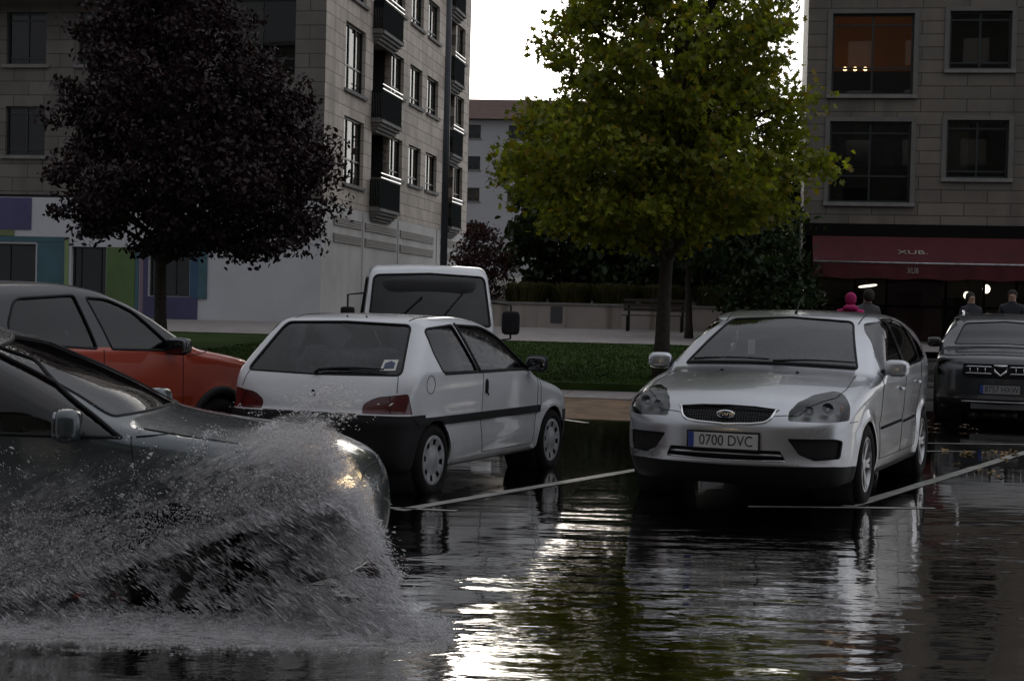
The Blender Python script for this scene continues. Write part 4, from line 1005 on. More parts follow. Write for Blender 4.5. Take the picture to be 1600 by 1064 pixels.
    # flood-borne leaves
    LF=[mat('leaf_litter_'+n,c,.6) for n,c in (('ochre',(.20,.12,.03)),('brown',(.10,.05,.02)))]
    rnd=random.Random(11); base=[]
    for q in range(2):
        m=MB(); pts=[]
        for k in range(12):
            a=k/12*6.283; r=.055 if k%2==0 else .026
            pts.append((math.cos(a)*r,math.sin(a)*r,.008*(k%3)))
        m.add([(0,0,.004)]+pts,[(0,i+1,(i+1)%12+1) for i in range(12)]); base.append(m)
    protos=None; n=0
    spots=[(2.86+.0,8.05,1)]+[(5.2+rnd.gauss(0,.35),17.+rnd.gauss(0,.5),0) for _ in range(26)]+[(4.1+rnd.random()*2.5,14.5+rnd.random()*2.,0) for _ in range(8)]+[(SV(20.9+rnd.random()*.9,-1+rnd.random()*3.5).x,SV(20.9+rnd.random()*.9,-1+rnd.random()*3.5).y,1) for _ in range(34)]
    me=[None,None]
    for (x,y,q) in spots:
        s=x*U_.x+y*U_.y; z=.004 if s<20.95 else -.012+(s-20.6)*.062
        if me[q] is None:
            o=base[q].build('fallen_leaf',LF[q],None); me[q]=o.data
        else: o=link('fallen_leaf',me[q])
        o.location=(x,y,z+.003); o.rotation_euler=(rnd.uniform(-.2,.2),rnd.uniform(-.2,.2),rnd.random()*6.28)
        if q==1 and n==0: tag(o,'single brown fallen leaf floating alone on the open water at the right','leaf')
        elif s<20.95: tag(o,'small fallen leaf floating beside the silver hatchback rear wheel','leaf',group='leaves floating by the bay line')
        else: tag(o,'small fallen leaf on the sandy gutter strip at the lawn edge','leaf',group='leaves on the gutter strip')
        n+=1

# ---- facades
def facade(mb,T,s0,s1,z0,z1,ops,depth=.22):
    ss=sorted({s0,s1}|{o[0] for o in ops}|{o[1] for o in ops}); zs=sorted({z0,z1}|{o[2] for o in ops}|{o[3] for o in ops})
    for a,b in zip(ss[:-1],ss[1:]):
        for c,d in zip(zs[:-1],zs[1:]):
            if any(o[0]<=a+1e-6 and b<=o[1]+1e-6 and o[2]<=c+1e-6 and d<=o[3]+1e-6 for o in ops): continue
            mb.add([T(a,0,c),T(b,0,c),T(b,0,d),T(a,0,d)],[(0,1,2,3)])
    for o in ops:
        a,b,c,d=o[:4]; e=o[4] if len(o)>4 else depth
        for p,q in (((a,c),(b,c)),((b,c),(b,d)),((b,d),(a,d)),((a,d),(a,c))):
            mb.add([T(p[0],0,p[1]),T(q[0],0,q[1]),T(q[0],e,q[1]),T(p[0],e,p[1])],[(0,1,2,3)])
def tbox(mb,T,a,b,d0,d1,c,d,mi=0):
    vs=[T(s,q,z) for s in (a,b) for q in (d0,d1) for z in (c,d)]
    mb.add(vs,[(0,1,3,2),(4,6,7,5),(0,4,5,1),(2,3,7,6),(0,2,6,4),(1,5,7,3)],mi)
WFR=mat('window_frame_dark',(.012,.018,.018),.4); WGL=None
PANE=glass('window_pane',(.30,.33,.34),wet=0,rough=.015,refl=.9)
ROOM=mat('room_dark',(.02,.02,.018),.9); CURT=mat('curtain_cream',(.42,.36,.25),.9,var=.12,vs=4); CURTG=mat('curtain_grey',(.14,.15,.15),.9,var=.2,vs=6)
SILL=concrete('sill_stone',(.20,.19,.18),var=.2,vs=2)
def window(T,a,b,c,d,parent,depth=.16,muls=(.5,),bars=(),curt=None,sill=True,fw=.055,lower=None,sillmat=None,room=True):
    m=MB()
    for (p,q,r,s) in ((a,b,c,c+fw),(a,b,d-fw,d),(a,a+fw,c+fw,d-fw),(b-fw,b,c+fw,d-fw)): tbox(m,T,p,q,depth-.03,depth+.03,r,s)
    for f in muls: x=a+(b-a)*f; tbox(m,T,x-fw*.45,x+fw*.45,depth-.028,depth+.028,c+fw,d-fw)
    for f in bars: z=c+(d-c)*f; tbox(m,T,a+fw,b-fw,depth-.026,depth+.026,z-fw*.4,z+fw*.4)
    w=m.build('window',WFR,parent)
    m=MB(); m.add([T(a+fw,depth+.006,c+fw),T(b-fw,depth+.006,c+fw),T(b-fw,depth+.006,d-fw),T(a+fw,depth+.006,d-fw)],[(0,1,2,3)]); m.build('pane',PANE,w)
    if room:
        m=MB(); e=depth+.9; P=[T(a,depth+.04,c),T(b,depth+.04,c),T(b,depth+.04,d),T(a,depth+.04,d),T(a,e,c),T(b,e,c),T(b,e,d),T(a,e,d)]
        m.add(P,[(4,5,6,7),(0,1,5,4),(1,2,6,5),(2,3,7,6),(3,0,4,7)]); m.build('room',ROOM,w)
    if curt:
        for (f0,f1,g0,mt) in curt:
            m=MB(); n=14; vs=[]
            x0=a+fw+(b-a-2*fw)*f0; x1=a+fw+(b-a-2*fw)*f1
            for i in range(n+1): 
                x=x0+(x1-x0)*i/n; q=depth+.10+.018*math.sin(i*2.1); vs+= [T(x,q,c+(d-c)*g0),T(x,q,d-fw)]
            m.add(vs,[(2*i,2*i+2,2*i+3,2*i+1) for i in range(n)],0,True); m.build('curtain',mt,w)
    if sill:
        m=MB(); tbox(m,T,a-.12,b+.12,-.09,depth-.03,c-.10,c-.002); m.build('sill',sillmat or SILL,w)
    return w
RAIL=mat('railing_dark',(.010,.013,.014),.9,spec=.05)
def left_building():
    root=empty('apartment_building',(-5.536,47.5,0),-AZ,label='stone clad apartment building at the left, white ground floor with coloured shop panels',cat='building')
    Tf=lambda s,d,z:(s,d,z); Ts=lambda s,d,z:(-d,s,z)
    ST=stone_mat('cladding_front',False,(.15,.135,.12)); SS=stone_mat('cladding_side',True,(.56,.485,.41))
    rows=[4.18,7.01,9.84,12.67,15.5]  # window tops, first is the shop floor
    H=17.6
    # front openings
    fo=[]
    for t in rows[1:]:
        for a,b in ((-13.2,-12.0),(-9.75,-8.5),(-7.5,-6.35),(-5.4,-4.3)): fo.append((a,b,t-1.5+(-.15 if t>8 else 0),t-(.12 if t>8 else .05)))
        fo.append((-2.97,-.9,t-1.95,t+.25))
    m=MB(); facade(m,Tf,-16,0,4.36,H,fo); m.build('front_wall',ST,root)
    so=[]; cols=[(8.06,9.95),(10.95,12.95),(13.8,15.8),(19.3,21.0)]
    for t in rows[1:]:
        so.append((2.2,4.6,t-2.02,t)); so.append((5.58,8.1,t-2.75,t,1.2)); so.append((17.2,19.0,t-2.75,t,1.2))
        for a,b in cols: so.append((a,b,t-1.39,t))
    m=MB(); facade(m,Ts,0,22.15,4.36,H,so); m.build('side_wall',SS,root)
    m=MB(); m.box(-16,-.3,.3,22,H-.3,H-.1); m.box(-16.3,.35,-.35,-.01,H,H+.35); m.box(.01,.35,-.01,22.4,H,H+.35); m.build('roof',SILL,root)
    m=MB(); m.box(-16,0,22.1,22.15,4.36,H-.31); m.box(-15.99,-15.9,.01,22.1,4.36,H-.31); m.build('rear_wall',SS,root)
    rn=random.Random(5)
    for i,o in enumerate(fo):
        big=o[1]-o[0]>1.5
        cu=[(.0,.47,.35,CURT)] if big and o[3]>9 and o[3]<11 else ([(0,.45,.1,CURTG)] if rn.random()<.6 else [(.55,1,.1,CURTG)])
        window(Tf,*o[:4],root,muls=(.5,),bars=(.22,) if big else (.12,.86),curt=cu,sill=not big)
    for o in so:
        a,b,c,d=o[:4]
        if len(o)==5:
            # recessed balcony: back wall with door, slab, moulded base, railing
            m=MB(); tbox(m,Ts,a,b,1.0,1.18,c+.02,d-.02); m.build('balcony_wall',ROOM,root)
            window(Ts,a+.3,b-.3,c+.3,d-.1,root,depth=.93,muls=(.5,),sill=False,room=False)
            m=MB()
            for k,(e,z0,z1) in enumerate(((.385,.62,.72),(.30,.52,.618),(.21,.42,.518),(.12,.33,.418))): tbox(m,Ts,a-.15+k*.06,b+.15-k*.06,-e,-.002,c+z0-.55,c+z1-.55)
            bl=m.build('balcony',SILL,root)
            m=MB(); z0=c+.17
            for k in range(int((b-a+.2)/.09)+1): x=a-.1+k*.09; tbox(m,Ts,x-.030,x+.030,-.36,-.345,z0+.05,z0+.92)
            for x in (a-.12,b+.12):
                for k in range(6): tbox(m,Ts,x-.01,x+.01,-.335+k*.056,-.29+k*.056,z0+.05,z0+.92)
            tbox(m,Ts,a-.14,b+.14,-.375,-.33,z0,z0+.05); m.build('railing',RAIL,bl)
            m=MB()
            for zz in (z0+.96,z0+1.10): tbox(m,Ts,a-.15,b+.15,-.385,-.345,zz,zz+.03)
            m.build('handrail',CHROME,bl)
        else:
            tall=c<d-1.8
            window(Ts,a,b,c,d,root,depth=.14,muls=(.33,.66) if tall else (.5,),bars=(.38,) if tall else (.2,),curt=None if rn.random()<.5 else [(.05,.4,.2,CURTG)])
    # ground floor
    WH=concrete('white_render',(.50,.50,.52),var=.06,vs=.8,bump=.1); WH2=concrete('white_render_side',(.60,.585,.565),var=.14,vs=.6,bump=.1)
    m=MB(); gl=[(-13.6,-8.72,1.25,2.9),(-7.60,-6.52,1.2,2.85),(-5.2,-3.95,1.45,2.8)]
    facade(m,Tf,-16,-.0,.3,4.28,gl); m.build('shop_wall',WH,root)
    m=MB(); facade(m,Ts,0,21.35,.3,4.28,[]); m.box(-16,0,21.3,21.35,.3,4.28); m.build('ground_floor_side',WH2,root)
    m=MB(); tbox(m,Tf,-16,.0,.03,.2,4.27,4.37); m.box(-.2,-.03,.21,22.1,4.27,4.37); m.build('shadow_gap',ROOM,root)
    for (a,b,c,d) in gl: window(Tf,a,b,c,d,root,muls=(.18,.5,.82) if b-a>3 else ((.22,.8) if b-a<1.2 else (.3,.62)),bars=(),curt=[(0,1,.0,CURTG)],sill=False)
    def pm(n,c): return concrete('painted_'+n,c,var=.12,vs=1.5,bump=.05)
    PUR=pm('purple',(.075,.07,.16)); TEAL=pm('teal',(.05,.115,.14)); GRN=pm('green',(.085,.14,.045)); LG=pm('lime',(.2,.28,.12)); BLU=pm('blue',(.04,.085,.16)); PU2=pm('violet',(.06,.055,.125)); OLI=pm('olive',(.14,.17,.07)); PK=pm('mauve',(.2,.14,.18))
    for (n,a,b,c,d,mt,dd) in (('purple',-16,-8.87,3.32,4.262,PUR,.03),('olive',-16,-9.4,3.13,3.30,OLI,.035),('teal',-16,-7.83,2.97,3.12,TEAL,.04),('teal',-8.66,-7.83,.5,2.965,TEAL,.03),('lime',-7.80,-7.68,.5,3.1,LG,.03),
        ('green',-6.50,-5.62,.5,2.85,GRN,.03),('teal',-5.60,-5.50,.5,2.85,TEAL,.034),('mauve',-5.46,-5.36,.5,2.85,PK,.03),('violet',-5.34,-3.69,.5,1.44,PU2,.03),('violet',-5.34,-5.22,1.442,3.1,PU2,.03),('blue',-3.93,-3.69,1.442,3.1,BLU,.03),('teal',-3.685,-3.41,1.40,3.1,TEAL,.045),('blue',-7.3,-6.6,3.2,4.0,BLU,.03),('violet',-5.2,-3.95,2.82,3.1,PU2,.03)):
        m=MB(); tbox(m,Tf,a,b,-dd,-.002,c,d); m.build('painted_panel',mt,root)
    LV=mat('louvre_grey',(.27,.25,.23),.6,var=.1,vs=3)
    for a,b in ((1.2,4.5),(4.95,9.3),(9.85,15.4),(16.8,21.0)):
        for z0,z1 in ((3.68,4.02),(3.18,3.52)):
            m=MB(); k=int((z1-z0)/.068)
            for i in range(k): z=z0+i*.068; tbox(m,Ts,a,b,-.045,-.003,z,z+.048)
            m.build('louvre',LV,root)
    for s in (4.72,9.58,16.1): m=MB(); tbox(m,Ts,s-.05,s+.05,-.03,-.002,.4,4.25); m.build('pilaster',WH2,root)
    m=MB(); tbox(m,Ts,19.7,20.3,-.03,-.002,.5,3.0); m.build('door',mat('brown_door',(.10,.035,.02),.6),root)
    # projecting bay above the first windows at the left
    m=MB(); m.box(-16,-6.38,-.95,-.004,9.98,10.22); m.box(-16,-6.38,-.95,-.004,10.225,11.2); m.build('projecting_bay',ST,root)
    return root
def right_building():
    root=empty('corner_building',(7.45,42.75,0),-AZ,label='dark stone apartment building at the right with a red awning cafe on its ground floor',cat='building')
    Tf=lambda s,d,z:(s,d,z)
    ST=stone_mat('cladding_right',False,(.155,.135,.112),row=.33,bw=1.15); SB=stone_mat('cladding_right_side',True,(.13,.12,.11),row=.33)
    H=16.
    ops=[]
    for k in range(5):
        z=2.76*k
        for x in (0,8.4): ops+= [(x+.62,x+2.67,4.28+z,6.35+z),(x+3.55,x+5.08,4.93+z,6.40+z)]
    ops=[o for o in ops if o[3]<H]
    m=MB(); facade(m,Tf,0,16,3.73,H,ops,depth=.2); m.build('front_wall',ST,root)
    m=MB(); m.box(.01,16,11.9,12,.3,H); m.box(15.9,15.99,.21,11.9,.3,H); m.build('rear_wall',SB,root)
    m=MB(); m.add([(0,0,.3),(0,11.9,.3),(0,11.9,H),(0,0,H)],[(0,1,2,3)]); m.build('side_wall',SB,root)
    m=MB(); m.box(-.3,16.2,-.35,12.1,H,H+.3); m.build('roof',SILL,root)
    SUR=concrete('window_surround',(.14,.132,.12),var=.12,vs=2)
    WARM=mat('lit_room_wall',(.28,.12,.045),.9,emit=(1.,.33,.07),es=.030)
    for i,o in enumerate(ops):
        big=o[1]-o[0]>1.8; lit=(i==4)
        cu=None if lit else ([(0,.36,.12,CURT)] if i==1 else ([(0,1,.45,CURTG)] if big else [(0,.5,.1,CURTG)] if i%3==0 else None))
        w=window(Tf,*o,root,muls=(.5,),bars=(.33,.86) if big else (.12,.86),curt=cu,sill=True,room=not lit)
        m=MB(); a,b,c,d=o; 
        for (p,q,r,s) in ((a-.12,a,c,d),(b,b+.12,c,d),(a-.12,b+.12,d,d+.11)): tbox(m,Tf,p,q,-.035,.05,r,s)
        m.build('surround',SUR,w)
        if lit:
            m=MB(); e=1.6; P=[Tf(a,.24,c),Tf(b,.24,c),Tf(b,.24,d),Tf(a,.24,d),Tf(a,e,c),Tf(b,e,c),Tf(b,e,d),Tf(a,e,d)]
            m.add(P,[(4,5,6,7),(0,1,5,4),(1,2,6,5),(2,3,7,6),(3,0,4,7)]); m.build('room',WARM,w)
            m=MB(); tbox(m,Tf,a+.06,b-.06,.20,.235,c+.06,c+.62); m.build('lower_panel',mat('panel_green',(.012,.03,.028),.3),w)
            for k in range(3):
                m=MB(); m.rbox((a+.37+k*.26,.9,c+.78),(.055,.055,.055),e=2); m.build('lamp_bulb',mat('bulb_warm',(1,1,1),.5,emit=(1.,.62,.32),es=9.),w)
    # ground floor
    DK=mat('shop_dark',(.008,.008,.008),.9,spec=.1); REDW=mat('shop_red',(.075,.006,.010),.4)
    m=MB(); m.box(.02,16,.0,.05,3.42,3.725); m.build('fascia',DK,root)
    for a,b in ((.02,.35),(6.3,6.5),(10.8,16)): m=MB(); m.box(a,b,.30,.55,.3,3.42); m.build('pier',DK,root)
    m=MB(); m.box(.02,15.8,3.6,3.7,.3,3.42); m.build('shop_back_wall',mat('shop_cream',(.20,.19,.155),.8,var=.2,vs=1.5),root)
    m=MB(); m.box(.02,15.8,.2,3.6,3.43,3.5); m.build('shop_ceiling',mat('shop_ceiling',(.10,.09,.08),.9),root)
    for a,b,c,d in ((2.2,3.6,.3,2.35),(.36,6.3,2.36,3.42),(6.5,10.8,2.36,3.42)): m=MB(); m.box(a,b,.42,.48,c,d); m.build('red_panel',REDW,root)
    m=MB()
    for x in (.4,1.35,2.15,3.65,4.6,5.4,6.2,7.6,9.0,10.5): m.box(x,x+.06,.38,.50,.3,2.355)
    m.box(.36,10.8,.37,.39,1.6,1.66); sf=m.build('shop_front',DK,root)
    m=MB(); m.add([(.4,.41,.3),(10.8,.41,.3),(10.8,.41,2.35),(.4,.41,2.35)],[(0,1,2,3)]); m.build('shop_pane',glass('shop_pane_glass',(.7,.72,.72),wet=0,refl=.6),sf)
    m=MB()
    rn=random.Random(8)
    for k in range(9): x=.8+rn.random()*8; m.box(x,x+.5+rn.random(),1.2+rn.random()*1.5,3.2,.3,1.2+rn.random()*.7)
    m.build('shop_counter',DK,root)
    LMP=mat('shop_lamp_glow',(1,1,1),.5,emit=(1.,.86,.66),es=3.5)
    for (x,y,z,r,e) in ((4.26,.9,1.96,.085,1.),(4.78,1.2,2.14,.10,.9)):
        m=MB(); m.rbox((x,y,z),(r,r,r),e=2); m.tube([(x,y,z+r),(x,y,3.43)],.008,6); o=empty('pendant_lamp',tuple(root.matrix_world.to_translation()),0) if False else None
        m=MB(); m.rbox((0,0,0),(r,r,r*1.15),e=2); l=m.build('pendant_lamp',LMP,None); w=root.matrix_basis@Vector((x,y,z)); l.location=w
        tag(l,'round lit pendant lamp inside the cafe, %s of two'%('lower left' if x<4.5 else 'upper right'),'lamp')
        m=MB(); m.tube([(0,0,r*1.1),(0,0,3.42-z)],.008,6); m.build('cord',DK,l)
    m=MB(); m.rbox((0,0,0),(.24,.10,.03),e=3); l=m.build('ceiling_lamp',LMP,None); l.location=root.matrix_basis@Vector((1.73,.9,2.15)); l.rotation_euler=(0,R(-8),-AZ); tag(l,'long flat lit lamp hanging inside the cafe left half','lamp')
    m=MB(); m.tube([(0,0,.02),(0,0,1.25)],.008,6); m.build('cord',DK,l)
    m=MB(); m.rbox((0,0,0),(.05,.05,.12),e=2.5); l=m.build('wall_lamp',LMP,None); l.location=root.matrix_basis@Vector((.06,-.12,1.90)); tag(l,'small lit wall lamp at the left corner of the cafe','lamp')
    m=MB(); m.box(-.02,.02,.0,.11,-.03,.03); m.build('bracket',DK,l)
    # awning
    RED=mat('awning_cloth',(.060,.004,.008),.85,var=.25,vs=1.2,bump=.1); L0,L1=.25,10.6
    aw=empty('awning',(0,0,0)); aw.parent=root
    m=MB(); n=60; vs=[]
    for i in range(n+1):
        x=L0+(L1-L0)*i/n; sg=.012*math.sin(i*1.3)
        for t in (0,.25,.5,.75,1): vs.append((x,-.06-1.5*t,3.40-.70*t-.05*math.sin(math.pi*t)+sg*t))
    m.add(vs,[(i*5+j,(i+1)*5+j,(i+1)*5+j+1,i*5+j+1) for i in range(n) for j in range(4)],0,True); m.build('canopy',RED,aw)
    m=MB(); vs=[]
    for i in range(n*2+1):
        x=L0+(L1-L0)*i/n/2; q=.018*math.sin(i*.9)
        vs+= [(x,-1.575,2.665),(x,-1.58+q,2.30+.02*math.sin(i*.45))]
    m.add(vs,[(2*i,2*i+1,2*i+3,2*i+2) for i in range(n*2)],0,True); m.build('valance',RED,aw)
    m=MB(); m.tube([(L0,-1.57,2.69),(L1,-1.57,2.69)],.026,8); m.build('front_bar',ALLOY,aw)
    m=MB()
    for x in (L0+.15,4.,L1-.15): m.tube([(x,-.02,3.1),(x,-1.5,2.66)],.025,6)
    m.build('awning_arm',ALLOY,aw)
    WHT=mat('awning_print',(.30,.27,.26),.9)
    sl=math.atan2(.70,1.5)
    text_mesh('awning_text','XUB.',.34,WHT,aw,Matrix.Translation((2.72,-.90,3.012-.03))@Matrix.Rotation(sl,4,'X'),.004)
    text_mesh('valance_text','XUB',.20,WHT,aw,Matrix.Translation((2.68,-1.605,2.50))@Matrix.Rotation(R(90),4,'X'),.003,sx=.7)
    return root
def far_building():
    root=empty('distant_building',(-4.1,142.5,0),-AZ*.4,label='distant pale apartment block with a brown tiled roof behind the trees',cat='building')
    Tf=lambda s,d,z:(s,d,z); W_=concrete('pale_render',(.40,.395,.40),var=.06,vs=.3)
    cols=[(-.3,1.0),(3.4,4.7),(6.6,7.9),(9.8,11.1),(13,14.3),(-5,-3.7),(-9,-7.7)]; ops=[(a,b,z,z+1.15) for a,b in cols for z in (1.8,4.6,7.3,10.3,13.0,15.7)]
    m=MB(); facade(m,Tf,-25,22,.5,17.3,ops); m.build('wall',W_,root)
    for o in ops: window(Tf,*o,root,muls=(.5,),curt=[(0,1,.3,CURTG)],fw=.09,room=True)
    m=MB(); m.box(-25,22,.25,9,.5,17.3); m.build('body_block',W_,root) if False else None
    m=MB(); RT=mat('roof_tiles',(.085,.045,.034),.8,var=.25,vs=2)
    m.add([(-25.6,-.7,17.32),(22.6,-.7,17.32),(22.6,4.5,19.6),(-25.6,4.5,19.6),(-25.6,9.7,17.3),(22.6,9.7,17.3)],[(0,1,2,3),(3,2,5,4),(0,3,4),(1,5,2),(0,4,5,1)]); m.build('roof',RT,root)
    m=MB(); m.box(-25,-24.9,.23,9,.5,17.3); m.box(21.9,22,.23,9,.5,17.3); m.box(-24.9,21.9,8.9,9,.5,17.3); m.build('rear_wall',W_,root)
    return root

# ---- trees
def leaf_mat(name,c1,c2,trans=.35,rough=.5,yel=None):
    m=bpy.data.materials.new(name); m.use_nodes=True; nt=m.node_tree; b=nt.nodes['Principled BSDF']
    g=nt.nodes.new('ShaderNodeNewGeometry')
    stops=[(.0,c1),(.8,c2)]+([(.97,yel)] if yel else [])
    c=ramp(nt,g.outputs['Random Per Island'],stops); f=noise_tex(nt,.8,4); c=mixc(nt,1.,c,ramp(nt,f,[(.35,.75),(.65,1.2)]),'MULTIPLY')
    nt.links.new(c,b.inputs['Base Color']); b.inputs['Roughness'].default_value=rough; b.inputs['Specular IOR Level'].default_value=.3
    t=nt.nodes.new('ShaderNodeBsdfTranslucent'); nt.links.new(mixc(nt,1.,c,(1.5,1.5,.7),'MULTIPLY'),t.inputs[0])
    mx=nt.nodes.new('ShaderNodeMixShader'); mx.inputs[0].default_value=trans; nt.links.new(b.outputs[0],mx.inputs[1]); nt.links.new(t.outputs[0],mx.inputs[2])
    nt.links.new(mx.outputs[0],nt.nodes['Material Output'].inputs[0]); return m
BARK=mat('bark',(.035,.028,.021),.9,var=.4,vs=14,bump=.6,bs=25); BARKL=mat('bark_light',(.11,.09,.065),.9,var=.4,vs=10,bump=.6,bs=20)
LOBED=[(0,-.5),(.12,-.18),(.46,-.30),(.36,-.02),(.56,.18),(.24,.20),(.0,.55),(-.24,.20),(-.56,.18),(-.36,-.02),(-.46,-.30),(-.12,-.18)]
OVAL=[(0,-.5),(.26,-.1),(.2,.28),(0,.5),(-.2,.28),(-.26,-.1)]
def leaves(name,centres,size,shape,mt,parent,rn,droop=.3,fold=.12,pol=None):
    """one mesh of many separate leaves"""
    n=len(centres); k=len(shape); C=np.array(centres); rs=np.random.RandomState(rn)
    up=np.stack([rs.normal(0,.75,n),rs.normal(0,.75,n),rs.uniform(.1,1.,n)],1); up/=np.linalg.norm(up,axis=1,keepdims=True)
    a=rs.normal(0,1,(n,3)); a[:,2]-=droop*2; t=a-up*(a*up).sum(1,keepdims=True); t/=np.linalg.norm(t,axis=1,keepdims=True); s=np.cross(t,up)
    sz=size*rs.uniform(.65,1.25,n)
    sh=np.array(shape); V=np.zeros((n,k+1,3))
    V[:,0]=C
    for i in range(k):
        V[:,i+1]=C+s*(sh[i,0]*sz)[:,None]+t*(sh[i,1]*sz)[:,None]+up*(abs(sh[i,0])*sz*fold*2)[:,None]
    idx=np.arange(n)[:,None,None]*(k+1); f=np.array([(0,i+1,(i+1)%k+1) for i in range(k)])[None]; F=(idx+f).reshape(-1,3)
    me=bpy.data.meshes.new(name); V=V.reshape(-1,3); me.vertices.add(len(V)); me.vertices.foreach_set('co',V.ravel()); me.loops.add(F.size); me.loops.foreach_set('vertex_index',F.ravel()); me.polygons.add(len(F))
    me.polygons.foreach_set('loop_start',np.arange(0,F.size,3)); me.update(calc_edges=True); me.validate()
    return link(name,me,mt,parent)
def crown_points(n,fn,rn,clump=220,cs=.32):
    """clumped points inside crown; fn(p)->signed (negative inside)"""
    rs=np.random.RandomState(rn); cl=[]
    while len(cl)<clump:
        p=fn(rs)
        if p is not None: cl.append(p)
    cl=np.array(cl); k=rs.randint(0,len(cl),n); w=rs.uniform(.5,1.35,len(cl))
    P=cl[k]+np.clip(rs.normal(0,.8,(n,3)),-1.5,1.5)*np.array([cs,cs,cs*.62])*w[k][:,None]
    return P,cl
def tree(name,loc,h_clear,crown,n,leaf,shape,lm,bark,tr,label,cat='tree',rn=1,clump=220,cs=.32,lean=(0,0),group=None,branches=26,droop=.3,shell=.75):
    """crown: list of (z, rx, ry, dx) rings giving the outline"""
    root=empty(name,loc,0,label=label,cat=cat,group=group)
    zr=np.array([c[0] for c in crown]); RX=np.array([c[1] for c in crown]); DX=np.array([c[2] for c in crown])
    rs=np.random.RandomState(rn)
    def fn(rs_):
        z=rs_.uniform(zr[0],zr[-1]); r=np.interp(z,zr,RX); 
        if rs_.rand()>(r/RX.max())**1.2+.05: return None
        a=rs_.uniform(0,2*np.pi); q=r*(rs_.rand()**(.5 if rs_.rand()<.55 else .18))
        q*=1+.30*noise.noise(Vector((math.cos(a)*1.6+rn,math.sin(a)*1.6,z*.75)))+.35*noise.noise(Vector((math.cos(a)*4+rn,math.sin(a)*4,z*2.)))
        return (np.interp(z,zr,DX)+q*math.cos(a),q*math.sin(a),z)
    P,cl=crown_points(n,fn,rn,clump,cs)
    leaves('crown',P,leaf,shape,lm,root,rn,droop)
    m=MB(); top=zr[-1]*.86; pts=[];rr=[]
    for i in range(12):
        t=i/11; z=t*top; pts.append((lean[0]*t+.03*math.sin(t*7+rn),lean[1]*t+.03*math.cos(t*5),z-.1*(i==0))); rr.append(tr*(1-.82*t)+(.35*tr*max(0,1-t*14)))
    m.tube(pts,rr,12); m.build('trunk',bark,root)
    m=MB(); sel=cl[rs.permutation(len(cl))[:branches]]
    for c in sel:
        zb=h_clear*.85+(c[2]-h_clear)*rs.uniform(.25,.6); zb=max(h_clear*.8,min(zb,top*.95)); t=zb/top
        b=Vector((lean[0]*t,lean[1]*t,zb)); e=Vector(c); mid=(b+e)/2+Vector((0,0,.18*(e-b).length))
        r0=tr*(1-.82*t)*.5; L=[]
        for i in range(7): q=i/6; L.append(b*(1-q)**2+mid*2*q*(1-q)+e*q*q)
        m.tube(L,[r0*(1-.85*i/6)+.004 for i in range(7)],6)
        for k in range(3):
            j=rs.randint(2,6); e2=Vector(cl[rs.randint(len(cl))]); d=(e2-L[j]); 
            if d.length>1.6: d=d*(1.2/d.length)
            m.tube([L[j],L[j]+d*.5+Vector((0,0,.08)),L[j]+d],[r0*.35+.003,r0*.2+.003,.003],5)
    m.build('branch',bark,root)
    return root
